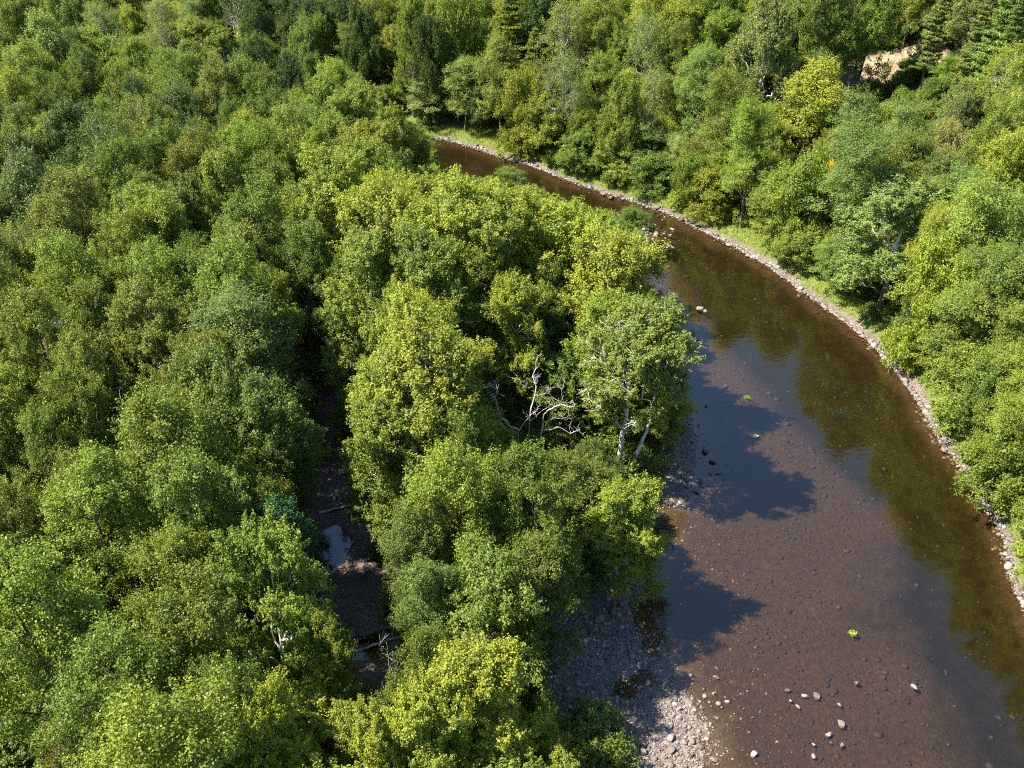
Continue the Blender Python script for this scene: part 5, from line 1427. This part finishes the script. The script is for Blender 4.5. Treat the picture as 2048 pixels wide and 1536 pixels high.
tree_rng = random.Random(5)
def plant(x, y, s, c, H, R, label='', name=None):
    z = ground_z(x, y)
    v = tree_rng.randrange(len(PROTO[s]))
    crown, trunk = PROTO[s][v]
    R0, H0 = NOM[s]
    root = link(name or NAME[s], None, None, (x, y, z - 0.05))
    root.empty_display_size = 0.5
    east = x > np.interp(y, [p[1] for p in RIGHT_BANK[::-1]], [p[0] for p in RIGHT_BANK[::-1]])
    isl = (not east) and 40 < y < 185 and x > np.interp(y, [p[1] for p in CHANNEL[::-1]], [p[0] for p in CHANNEL[::-1]])
    place = 'in the far woodland' if east and where(x, y, z + 12)[0] < 42 else 'on the right hillside' if east else ('on the island' if isl else 'in the left woodland')
    if s == 'u':
        place = 'by the right bank' if east else place
    if not label:
        label = '%s %s %s, %s' % (TONE[c], KIND[s], place, place_words(x, y, z + 0.72 * H))
    tag(root, one_of_a_kind(label, ('taller', 'fuller', 'further')), 'tree', 'trees ' + place)
    rz = tree_rng.uniform(0, 6.283)
    sc = (1.07 * R / R0, 1.07 * R / R0, H / H0)
    e = tree_rng.uniform(0.86, 1.18)
    sc = (sc[0] * e, sc[1] / e, sc[2])
    tilt = (tree_rng.gauss(0, 0.05), tree_rng.gauss(0, 0.05))
    o = link('trunk', trunk, root, rotz=rz, scale=sc)
    o.rotation_euler = (*tilt, rz)
    o = link('crown', crown, root, rotz=rz, scale=sc)
    o.rotation_euler = (*tilt, rz)
    j = [tree_rng.uniform(0.88, 1.12) for _ in range(3)]
    o.color = (*(t * (0.6 * j[0] + 0.4 * q) for t, q in zip(TINT[c], j)), 1)
    return root

for row in TREES:
    plant(*row)

# ------------------------------------------------------------------ the twin-trunk sycamore on the bank
def twin_sycamore():
    x, y = 11.8, 91.7
    z = ground_z(x, y)
    root = tag(link('sycamore_tree', None, None, (x, y, z)), 'tall pale twin-trunk sycamore on the stony bank, its bare lower trunks showing', 'tree', 'trees on the island')
    stems = [([(-0.3, 0, -0.5), (-0.25, 0, 5), (0.1, 0.1, 9), (0.2, 0.2, 14), (0.1, 0, 18.2)], 0.34),
             ([(0.5, -0.2, -0.5), (0.9, -0.2, 2.2), (1.7, 0, 5), (2.3, 0.2, 6.6), (2.7, 0.2, 9.5), (3.6, 0.3, 15)], 0.33)]
    crown, trunk = make_crown(97, R=5.7, H=21.5, base=0.45, lobes=15, lobe_r=0.27, clumps=32, clump_r=0.72, leaves=240, leaf=(0.18, 0.14), spray=0.72, gaps=0.38,
                              up=0.55, rnd=0.9, bark=SYC_BARK, twigs=14, stems=stems, top=0.2, shape=0.5)
    for tm in trunk:
        link('trunk', tm, root)
    o = link('crown', crown, root, loc=(1.2, 0, 0))
    o.color = (0.120, 0.160, 0.034, 1)
twin_sycamore()

# ------------------------------------------------------------------ bare dead trees
def bare_tree(x, y, label, stems, seed, name='dead_tree', twigs=3, mat=None, z=None, group='bare dead trees'):
    """stems: list of (polyline [(side, height, depth)...], base radius); the first is the trunk, the others limbs"""
    rng = np.random.default_rng(seed)
    z = ground_z(x, y) if z is None else z
    root = tag(link(name, None, None, (x, y, z)), label, 'dead tree', group)
    for k, (pl, r) in enumerate(stems):
        g = Geo()
        p = np.array([(a, c, b) for a, b, c in pl], float)
        n = max(6, len(p) * 3)
        t = np.linspace(0, 1, n)
        P = np.stack([np.interp(t, np.linspace(0, 1, len(p)), p[:, q]) for q in range(3)], -1)
        P[1:-1] += rng.normal(0, 0.035, (n - 2, 3))
        g.tube(P, r * (1 - 0.72 * t), 7)
        if k or len(stems) == 1:
            for q in range(twigs + n // 4):
                i = rng.integers(n // 3, n)
                d = rng.normal(0, 1, 3)
                d[2] = abs(d[2]) * 0.7 + 0.2
                d /= np.linalg.norm(d)
                L = rng.uniform(0.35, 1.3)
                e = bend(P[i], P[i] + d * L, rng, 5, 0.10, 0.05)
                g.tube(e, np.linspace(r * 0.24, 0.010, 5), 4)
                for w in range(3):
                    d2 = d + rng.normal(0, 0.7, 3)
                    d2 /= np.linalg.norm(d2)
                    g.tube(bend(e[1 + w], e[1 + w] + d2 * L * 0.55, rng, 3, 0.08), np.linspace(r * 0.10 + 0.008, 0.006, 3), 3)
        link('trunk' if k == 0 else 'branch', g.mesh('branch' if k else 'trunk', mat or DEAD), root)
    return root

bare_tree(0.7, 92.3, 'leftmost of three bare white dead trees, forking wide to the left', [([(0.0, -0.43, 0), (-0.05, 3.24, 0), (0.0, 5.94, 0)], 0.151), ([(0.0, 5.94, -0.0), (-1.11, 6.91, -0.44), (-1.9, 8.14, -0.88), (-2.27, 9.97, -1.32), (-2.43, 11.2, -1.76), (-2.06, 12.12, -2.19), (-2.22, 12.91, -2.63)], 0.1), ([(-0.95, 6.79, 0.0), (-1.9, 7.53, 0.42), (-3.07, 8.26, 0.83)], 0.055), ([(0.0, 5.81, 0.0), (0.48, 6.61, 0.32), (1.27, 7.4, 0.63), (2.06, 8.02, 0.95)], 0.072), ([(-2.38, 11.08, -0.0), (-2.96, 11.63, -0.29), (-3.49, 11.57, -0.59)], 0.04)], 1, twigs=3)
bare_tree(1.8, 92.8, 'slender middle one of three bare white dead trees', [([(0.0, -0.43, 0), (0.0, 4.78, 0), (0.05, 6.93, 0)], 0.121), ([(0.05, 6.93, 0.0), (0.32, 8.46, 0.55), (0.69, 9.69, 1.09), (0.74, 10.3, 1.64), (0.32, 11.03, 2.19), (0.74, 11.53, 2.74), (0.8, 12.44, 3.28)], 0.086), ([(0.05, 6.74, 0.0), (1.01, 7.36, 0.54), (2.12, 7.97, 1.07)], 0.051), ([(0.64, 9.99, -0.0), (1.27, 10.42, -0.53), (1.64, 10.91, -1.06)], 0.04), ([(0.37, 11.03, -0.0), (-0.21, 11.16, -0.5), (-0.58, 11.71, -1.0), (-0.96, 12.44, -1.49)], 0.035)], 2, twigs=3)
bare_tree(2.8, 92.4, 'rightmost of three bare white dead trees, limb reaching right', [([(0.0, -0.49, 0), (0.05, 3.79, 0), (0.42, 6.24, 0), (0.53, 7.77, 0)], 0.151), ([(0.53, 7.77, -0.0), (1.01, 8.57, -0.31), (1.8, 9.3, -0.63), (2.43, 9.73, -0.94), (3.39, 9.61, -1.26), (3.81, 10.22, -1.57)], 0.095), ([(1.59, 9.49, 0.0), (1.11, 10.53, 0.05), (0.58, 11.14, 0.11)], 0.051), ([(0.26, 5.88, -0.0), (1.27, 6.06, -0.16), (2.06, 6.49, -0.31), (3.39, 5.81, -0.47), (4.18, 6.24, -0.62), (4.87, 5.63, -0.78)], 0.072), ([(0.53, 6.86, 0.0), (1.53, 7.34, 0.12), (2.59, 7.16, 0.25), (3.39, 7.47, 0.37)], 0.051), ([(2.43, 9.73, 0.0), (2.38, 10.83, 0.15), (2.65, 11.75, 0.3)], 0.04)], 3, twigs=4)
bare_tree(-10.5, 63.3, 'thin bare white snag in the side channel near the bottom edge', [([(0.0, -0.39, 0), (0.0, 1.86, 0), (0.13, 2.7, 0), (0.08, 4.96, 0), (0.04, 5.8, 0)], 0.051), ([(0.04, 4.85, -0.0), (-0.42, 5.63, -0.32), (-0.75, 6.31, -0.63)], 0.026), ([(0.17, 2.03, -0.0), (0.5, 3.72, -0.48), (0.63, 4.39, -0.95)], 0.03), ([(0.08, 1.18, -0.0), (0.83, 2.7, -0.12), (1.59, 4.51, -0.25)], 0.03), ([(0.54, 3.66, -0.0), (0.79, 3.89, -0.41), (0.75, 4.39, -0.83)], 0.016)], 4, twigs=0)
bare_tree(-10.9, 71.6, 'small bare sapling beside the mossy patch in the side channel', [([(-0.05, -0.11, 0), (0.27, 1.44, 0), (0.14, 2.41, 0)], 0.03), ([(0.23, 1.26, 0.0), (0.81, 2.87, 0.15)], 0.021), ([(0.18, 2.01, 0.0), (-0.45, 2.58, 0.29)], 0.016)], 5, twigs=0)
bare_tree(-37.4, 84.8, 'forked bare pale snag in the left woodland above a dark gap', [([(0.0, -0.29, 0), (0.0, 4.62, 0), (0.0, 9.52, 0), (0.15, 11.08, 0)], 0.1), ([(0.15, 11.08, 0.0), (0.3, 11.83, 0.35), (0.6, 13.16, 0.7)], 0.046), ([(0.15, 11.08, 0.0), (-0.1, 12.41, 0.39), (-0.35, 14.71, 0.77)], 0.051), ([(0.0, 9.41, -0.0), (-0.6, 10.85, -0.02), (-1.2, 11.54, -0.04)], 0.04)], 6, twigs=0)
bare_tree(-8.8, 88.2, 'thick broken grey trunk leaning among the island trees', [([(-0.41, -0.6, 0), (0.2, 1.92, 0), (1.79, 3.91, 0)], 0.14), ([(0.61, 2.52, -0.0), (1.13, 3.61, -0.21)], 0.051)], 7, twigs=0)
bare_tree(-42.1, 58.4, 'long bare stem arching over the dark gap at the left edge', [([(-0.2, -0.5, 0), (0.47, 1.25, 0), (1.26, 2.51, 0), (2.77, 3.41, 0), (4.35, 3.56, 0), (5.81, 3.66, 0)], 0.055), ([(4.35, 3.56, -0.0), (5.14, 3.91, -0.33)], 0.021)], 8, twigs=0)


# ------------------------------------------------------------------ stones
def stone_verts(rng, n):
    """n deformed 14-vertex lumps; returns base directions and faces of a subdivided cube"""
    base = np.array([(x, y, z) for x in (-1, 1) for y in (-1, 1) for z in (-1, 1)] + [(1.3, 0, 0), (-1.3, 0, 0), (0, 1.3, 0), (0, -1.3, 0), (0, 0, 1.3), (0, 0, -1.3)], float)
    base[:8] *= 0.74
    F = []
    faces = {8: (4, 6, 7, 5), 9: (0, 1, 3, 2), 10: (2, 3, 7, 6), 11: (0, 4, 5, 1), 12: (1, 5, 7, 3), 13: (0, 2, 6, 4)}
    for c, q in faces.items():
        for i in range(4):
            F.append((c, q[i], q[(i + 1) % 4]))
    return base, np.array(F)

def scatter_stones(name, P, size, mat, rng, flat=0.6):
    base, F = stone_verts(rng, 1)
    n = len(P)
    V = base[None] * rng.uniform(0.72, 1.2, (n, 14, 1)) * (size[:, None, None] / 2) * rng.uniform(0.7, 1.3, (n, 1, 3)) * np.array([1, 1, flat])
    a = rng.uniform(0, 6.28, n)
    ca, sa = np.cos(a)[:, None], np.sin(a)[:, None]
    x, y = V[:, :, 0] * ca - V[:, :, 1] * sa, V[:, :, 0] * sa + V[:, :, 1] * ca
    V = np.stack([x, y, V[:, :, 2]], -1) + P[:, None, :]
    FF = (F[None] + (np.arange(n) * 14)[:, None, None]).reshape(-1, 3)
    tint = np.repeat(np.clip(rng.normal(0.5, 0.25, n), 0, 1), len(F))
    return mesh_np(name, V.reshape(-1, 3), [FF], mat, face_attr=tint)

srng = np.random.default_rng(77)
def on_land(x, y):
    return np.stack([x, y, land(x, y)[0]], -1)

# stones heaped along the right-hand waterline
def bank_stones():
    P = np.array(RIGHT_BANK)
    seg = [(P[i], P[i + 1]) for i in range(3, len(P) - 4)]
    L = np.array([np.linalg.norm(b - a) for a, b in seg])
    n = 6500
    k = srng.choice(len(seg), n, p=L / L.sum())
    t = srng.uniform(0, 1, n)
    A = np.array([s[0] for s in seg])[k]
    B = np.array([s[1] for s in seg])[k]
    d = (B - A) / np.linalg.norm(B - A, axis=1)[:, None]
    nor = np.stack([-d[:, 1], d[:, 0]], -1)          # points away from the river (east)
    s_ = A[:, 0] + (B - A)[:, 0] * t, A[:, 1] + (B - A)[:, 1] * t
    off = 0.15 + srng.normal(0, 0.42, n) * (0.7 + 0.75 * wob(s_[0], s_[1], 6.0, 3))
    q = A + (B - A) * t[:, None] + nor * off[:, None]
    sz = srng.lognormal(-1.6, 0.5, n).clip(0.10, 0.9)
    me = scatter_stones('bank_stones', on_land(q[:, 0], q[:, 1]) + np.stack([0 * sz, 0 * sz, sz * 0.12], -1), sz, PEBBLE, srng)
    tag(link('bank_stones', me), 'pale broken stones heaped along the right waterline', kind='stuff')
bank_stones()

def gravel_stuff():
    x = srng.uniform(-2, 23, 60000)
    y = srng.uniform(50, 112, 60000)
    Z, gv, gs, sc, ch, riv, east, dr, dl, dc = land(x, y)
    edge = np.exp(-np.abs(dl) / 2.5)
    ok = (gv > 0.5) & ~east & (srng.uniform(0, 1, len(x)) < np.where(riv, 0.45 * edge + 0.03, 0.9))
    x, y, Z = x[ok], y[ok], Z[ok]
    n = min(len(x), 17000)
    x, y, Z = x[:n], y[:n], Z[:n]
    sz = srng.lognormal(-2.35, 0.55, n).clip(0.04, 0.5)
    me = scatter_stones('gravel', np.stack([x, y, Z + sz * 0.1], -1), sz, PEBBLE, srng)
    tag(link('gravel', me), 'loose pale gravel covering the bar below the island', kind='stuff')
    # cobbles lying on the river bed
    x = srng.uniform(8, 52, 26000)
    y = srng.uniform(50, 175, 26000)
    Z, gv, gs, sc, ch, riv, east, dr, dl, dc = land(x, y)
    ok = riv & (Z < -0.12) & (srng.uniform(0, 1, len(x)) < np.exp(-(-Z) / 0.5))
    x, y, Z = x[ok][:4200], y[ok][:4200], Z[ok][:4200]
    sz = np.minimum(srng.lognormal(-1.75, 0.5, len(x)).clip(0.08, 0.6), -Z * 1.2)
    me = scatter_stones('riverbed_cobbles', np.stack([x, y, Z + sz * 0.1], -1), sz, BEDSTONE, srng, 0.4)
    tag(link('riverbed_cobbles', me), 'brown silted cobbles lying under the clear river water', kind='stuff')
    # riffle stones
    x, y = srng.normal(21.2, 1.9, 520), srng.normal(162, 5.0, 520)
    Z, gv, gs, sc, ch, riv, east, dr, dl, dc = land(x, y)
    ok = riv | (dl < 2)
    x, y, Z = x[ok], y[ok], Z[ok]
    sz = srng.lognormal(-1.55, 0.5, len(x)).clip(0.1, 0.7)
    me = scatter_stones('riffle_stones', np.stack([x, y, np.maximum(Z, -0.1) + sz * 0.12], -1), sz, PEBBLE, srng)
    tag(link('riffle_stones', me), 'pale stones breaking the surface at the riffle', kind='stuff')
BEDSTONE = stone_material('silted_stone', [(0.0, (0.028, 0.021, 0.014)), (0.5, (0.046, 0.035, 0.025)), (1.0, (0.072, 0.056, 0.043))], from_tint=True)
gravel_stuff()

rock_rng = np.random.default_rng(9)
def rock_mesh(seed, mat):
    rng = np.random.default_rng(seed)
    d = sphere_dirs(120, rng) * np.array([1.1, 0.9, 0.7])
    for _ in range(11):        # cut flat faces
        nrm = rng.normal(0, 1, 3)
        nrm /= np.linalg.norm(nrm)
        s = d @ nrm
        cut = rng.uniform(0.34, 0.66)
        d = np.where((s > cut)[:, None], d - nrm * (s - cut)[:, None], d)
    import bmesh
    bm = bmesh.new()
    for p in d:
        bm.verts.new(p * 0.5)
    hull = bmesh.ops.convex_hull(bm, input=bm.verts)
    inner = {e for e in hull['geom_interior'] + hull['geom_unused'] if isinstance(e, bmesh.types.BMVert)}
    bmesh.ops.delete(bm, geom=list(inner), context='VERTS')
    bmesh.ops.recalc_face_normals(bm, faces=bm.faces)
    me = bpy.data.meshes.new('river_rock')
    bm.to_mesh(me)
    bm.free()
    me.materials.append(mat)
    return me
ROCKS = [rock_mesh(100 + k, STONE) for k in range(6)]
DARKROCKS = [rock_mesh(120 + k, WETSTONE) for k in range(4)]
for k, (x, y, d, dark) in enumerate(ROCK_SPOTS):
    z = ground_z(x, y)
    me = (DARKROCKS if dark else ROCKS)[k % (4 if dark else 6)]
    zz = max(z + d * 0.16, -d * 0.06)
    o = link('river_rock', me, None, (x, y, zz), rock_rng.uniform(0, 6.28), (d * rock_rng.uniform(0.9, 1.4), d, d * rock_rng.uniform(0.8, 1.1)))
    wet = land([x], [y])[5][0]
    tag(o, one_of_a_kind('%s %s rock %s, %s' % ('dark wet' if dark else 'pale', 'large' if d > 1.2 else ('small' if d < 0.5 else 'medium'),
        'standing in the river' if wet else 'lying on the gravel', place_words(x, y, zz)), ('flatter', 'rounder')), 'rock', 'rocks in the river' if wet else 'rocks on the gravel')

# ------------------------------------------------------------------ shrubs, grass, undergrowth
def shrubs():
    rng = random.Random(21)
    P = np.array(RIGHT_BANK)
    got = []
    for i in range(6, len(P) - 5):
        a, b = P[i], P[i + 1]
        d = (b - a) / np.linalg.norm(b - a)
        nor = np.array([-d[1], d[0]])
        for k in range(max(1, int(np.linalg.norm(b - a) / 2.2))):
            q = a + (b - a) * rng.random() + nor * rng.uniform(1.6, 8.5)
            if all(np.hypot(q[0] - g[0], q[1] - g[1]) > 1.7 for g in got):
                got.append((q[0], q[1]))
    for x, y in SHRUB_SPOTS:
        got.append((x, y))
    for x, y in got:
        z = ground_z(x, y)
        crown, trunk = PROTO['h'][rng.randrange(2)]
        root = link('shrub', None, None, (x, y, z - 0.05))
        c = rng.choice('YLLMB')
        east = x > 25
        tag(root, 'low %s shrub %s, %s' % (TONE[c], 'above the right bank' if east else 'on the left shore', place_words(x, y, z + 1.2)), 'shrub', 'shrubs along the banks')
        s = rng.uniform(0.6, 1.25)
        sc = (s * rng.uniform(0.9, 1.3), s * rng.uniform(0.9, 1.3), s)
        rz = rng.uniform(0, 6.28)
        link('stem', trunk, root, rotz=rz, scale=sc)
        o = link('foliage', crown, root, rotz=rz, scale=sc)
        o.color = (*TINT[c], 1)
shrubs()

def grass_strip():
    n = 60000
    rng = np.random.default_rng(31)
    x, y = rng.uniform(-20, 64, n * 4), rng.uniform(52, 215, n * 4)
    x2, y2 = rng.uniform(-13, -5, 9000), rng.uniform(67, 79, 9000)
    x3, y3 = rng.uniform(-44, -16, 16000), rng.uniform(232, 264, 16000)
    x, y = np.concatenate([x2, x3, x]), np.concatenate([y2, y3, y])
    Z, gv, gs, sc, ch, riv, east, dr, dl, dc = land(x, y)
    ok = (gs > 0.45) & (rng.uniform(0, 1, len(x)) < gs)
    x, y, Z = x[ok][:n], y[ok][:n], Z[ok][:n]
    n = len(x)
    h = rng.uniform(0.25, 0.75, n)
    a = rng.uniform(0, 6.28, n)
    w = rng.uniform(0.03, 0.07, n)
    lean = rng.uniform(0.05, 0.4, n)
    b = rng.uniform(0, 6.28, n)
    base = np.stack([x, y, Z - 0.03], -1)
    side = np.stack([np.cos(a) * w, np.sin(a) * w, 0 * w], -1)
    tip = base + np.stack([np.cos(b) * lean, np.sin(b) * lean, h], -1)
    V = np.stack([base - side, base + side, tip], 1).reshape(-1, 3)
    F = np.arange(n * 3).reshape(-1, 3)
    o = tag(link('grass', mesh_np('grass', V, [F], LEAF, face_attr=rng.uniform(0, 1, n))), 'tall yellow-green grass along the top of the bank', kind='stuff')
    o.color = (0.16, 0.19, 0.03, 1)
grass_strip()

def instancer(name, label, pts, scales, rots, objs, colour):
    """one object that draws tree or bush copies at points no one could count"""
    hid = bpy.data.collections.new(name + '_sources')
    for k, (me, colr) in enumerate(objs):
        o = bpy.data.objects.new('%s_source_%d' % (name, k), me)
        o.color = (*colr, 1)
        hid.objects.link(o)
    me = bpy.data.meshes.new(name)
    me.vertices.add(len(pts))
    me.vertices.foreach_set('co', np.asarray(pts, np.float32).ravel())
    a = me.attributes.new('siz', 'FLOAT_VECTOR', 'POINT')
    a.data.foreach_set('vector', np.asarray(scales, np.float32).ravel())
    a = me.attributes.new('turn', 'FLOAT', 'POINT')
    a.data.foreach_set('value', np.asarray(rots, np.float32))
    me.update()
    ng = bpy.data.node_groups.new(name, 'GeometryNodeTree')
    ng.interface.new_socket('Geometry', in_out='INPUT', socket_type='NodeSocketGeometry')
    ng.interface.new_socket('Geometry', in_out='OUTPUT', socket_type='NodeSocketGeometry')
    nd = ng.nodes
    gi, go = nd.new('NodeGroupInput'), nd.new('NodeGroupOutput')
    ci = nd.new('GeometryNodeCollectionInfo')
    ci.inputs['Collection'].default_value = hid
    ci.inputs['Separate Children'].default_value = True
    ci.inputs['Reset Children'].default_value = True
    ip = nd.new('GeometryNodeInstanceOnPoints')
    ip.inputs['Pick Instance'].default_value = True
    sz = nd.new('GeometryNodeInputNamedAttribute')
    sz.data_type = 'FLOAT_VECTOR'
    sz.inputs['Name'].default_value = 'siz'
    tn = nd.new('GeometryNodeInputNamedAttribute')
    tn.data_type = 'FLOAT'
    tn.inputs['Name'].default_value = 'turn'
    cx = nd.new('ShaderNodeCombineXYZ')
    L = ng.links
    L.new(tn.outputs['Attribute'], cx.inputs['Z'])
    L.new(gi.outputs[0], ip.inputs['Points'])
    L.new(ci.outputs[0], ip.inputs['Instance'])
    L.new(cx.outputs[0], ip.inputs['Rotation'])
    L.new(sz.outputs['Attribute'], ip.inputs['Scale'])
    L.new(ip.outputs[0], go.inputs[0])
    o = link(name, me)
    md = o.modifiers.new('scatter', 'NODES')
    md.node_group = ng
    o.color = (*colour, 1)
    tag(o, label, kind='stuff')
    return o

def forest_margin():
    rng = np.random.default_rng(3)
    P = np.array(FOREST, float)
    Z = land(P[:, 0], P[:, 1])[0]
    objs = [(PROTO['b'][k][0], TINT[c]) for k, c in ((0, 'M'), (1, 'L'), (3, 'L'), (4, 'O'))] + [(PROTO['d'][0][0], TINT['M']), (PROTO['k'][1][0], TINT['B'])]
    s = P[:, 2] / 5.0
    instancer('forest', 'woodland going on beyond the edges of the view', np.stack([P[:, 0], P[:, 1], Z], -1), np.stack([s, s, s * rng.uniform(0.85, 1.1, len(s))], -1), rng.uniform(0, 6.28, len(s)), objs, TINT['L'])
forest_margin()

def undergrowth():
    rng = np.random.default_rng(8)
    n = 16000
    y = 42 + 290 * rng.uniform(0, 1, n) ** 1.2
    x = rng.uniform(-1, 1, n) * (y * 0.52 + 30)
    Z, gv, gs, sc, ch, riv, east, dr, dl, dc = land(x, y)
    ok = (gv < 0.35) & ~riv & (ch < 0.2) & (gs < 0.5) & (sc < 0.35)
    x, y, Z = x[ok][:5200], y[ok][:5200], Z[ok][:5200]
    s = rng.uniform(0.7, 1.5, len(x))
    objs = [(PROTO['h'][0][0], TINT['M']), (PROTO['h'][1][0], TINT['L']), (PROTO['h'][0][0], TINT['D'])]
    instancer('undergrowth', 'leafy undergrowth covering the forest floor', np.stack([x, y, Z - 0.1], -1), np.stack([s, s, s * rng.uniform(0.7, 1.2, len(s))], -1), rng.uniform(0, 6.28, len(s)), objs, TINT['M'])
undergrowth()

# ------------------------------------------------------------------ small things
def leaning_sapling():
    x, y = 12.6, 93.4
    z = ground_z(x, y)
    root = tag(link('sapling_tree', None, None, (x, y, z)), 'thin pale sapling bent over the stony bank beside the twin-trunk sycamore', 'tree', 'trees on the island')
    rng = np.random.default_rng(5)
    g = Geo()
    P = np.array([(0, 0, -0.3), (0.3, -0.2, 2.4), (1.0, -0.6, 3.6), (2.2, -1.2, 3.8), (3.2, -1.8, 3.0)])
    t = np.linspace(0, 1, 14)
    P = np.stack([np.interp(t, np.linspace(0, 1, 5), P[:, q]) for q in range(3)], -1)
    g.tube(P, np.linspace(0.07, 0.02, 14), 6)
    link('trunk', g.mesh('trunk', PALE_BARK), root)
    C = np.concatenate([P[-1] + rng.normal(0, 0.55, (260, 3)) * np.array([1, 1, 0.6]) + np.array([0.5, -0.2, 0.1]), P[8] + rng.normal(0, 0.35, (110, 3))])
    V, F = leaf_quads(C, np.array([0, 0, 0.6]) + rng.normal(0, 0.6, (len(C), 3)), 0.26, 0.2, rng)
    o = link('crown', mesh_np('crown', V, [F], LEAF, face_attr=rng.uniform(0, 1, len(C))), root)
    o.color = (*TINT['L'], 1)
leaning_sapling()

def fallen_log(x0, y0, x1, y1, r, label, mat):
    rng = np.random.default_rng(int(x0 * 7) % 97 + 3)
    za, zb = ground_z(x0, y0), ground_z(x1, y1)
    root = tag(link('fallen_log', None, None, (x0, y0, za)), label, 'log', 'fallen logs')
    g = Geo()
    P = bend((0, 0, r * 0.8), (x1 - x0, y1 - y0, zb - za + r * 0.8), rng, 9, 0.012)
    g.tube(P, np.linspace(r, r * 0.6, 9), 9)
    link('trunk', g.mesh('trunk', mat), root)
    for k in range(3):
        g = Geo()
        s = P[3 + k * 2]
        e = s + np.array([rng.normal(0, 0.8), rng.normal(0, 0.8), rng.uniform(0.4, 1.0)])
        g.tube(bend(s, e, rng, 5, 0.1), np.linspace(r * 0.35, 0.02, 5), 5)
        link('branch', g.mesh('branch', mat), root)
fallen_log(-15.6, 69.2, -9.0, 71.0, 0.26, 'dark fallen log lying across the side channel below the pool', BARK)
fallen_log(-14.8, 67.8, -10.2, 69.6, 0.15, 'slim pale log lying beside the darker log in the side channel', DEAD)
fallen_log(-20.4, 87.5, -16.0, 89.2, 0.16, 'bleached driftwood log at the top end of the small pool', DEAD)

def weed_tuft(x, y, label, size, col):
    rng = np.random.default_rng(int(x * 10))
    n = 90
    C = np.stack([x + rng.normal(0, size, n), y + rng.normal(0, size, n), np.full(n, 0.03) + rng.uniform(0, 0.10, n)], -1)
    V, F = leaf_quads(C - np.array([x, y, 0]), np.array([0, 0, 1.0]) + rng.normal(0, 0.4, (n, 3)), 0.22, 0.10, rng)
    o = tag(link('water_weed', mesh_np('water_weed', V, [F], LEAF, face_attr=rng.uniform(0, 1, n)), None, (x, y, 0)), label, 'plant', 'weeds in the river')
    o.color = (*col, 1)
weed_tuft(31.3, 70.3, 'small bright yellow-green weed tuft alone in the open shallows', 0.17, (0.17, 0.20, 0.02))
weed_tuft(29.4, 111.0, 'faint pale green weed patch floating mid river beside the sycamore', 0.3, (0.10, 0.14, 0.04))

def overhead_wire():
    root = tag(link('power_line', None, None, (-34.0, 254.0, ground_z(-34, 254))), 'thin dark overhead wire above the small grassy clearing', 'wire')
    rng = np.random.default_rng(2)
    for k, (x, y) in enumerate(((-38.5, 256.0), (-24.0, 254.0))):
        g = Geo()
        z = ground_z(x, y)
        g.tube(np.array([(x + 34, y - 254, z - ground_z(-34, 254) + h) for h in (-0.5, 4, 8.5)]), [0.14, 0.12, 0.10], 8)
        link('pole', g.mesh('pole', BARK), root)
    a = np.array((-38.5 + 34, 2.0, 8.3 + ground_z(-38.5, 256) - ground_z(-34, 254)))
    b = np.array((-24.0 + 34, 0.0, 8.3 + ground_z(-24, 254) - ground_z(-34, 254)))
    g = Geo()
    P = a + (b - a) * np.linspace(0, 1, 15)[:, None]
    P[:, 2] -= 0.5 * np.sin(np.linspace(0, math.pi, 15))
    g.tube(P, np.full(15, 0.03), 5)
    link('cable', g.mesh('cable', BARK), root)
overhead_wire()
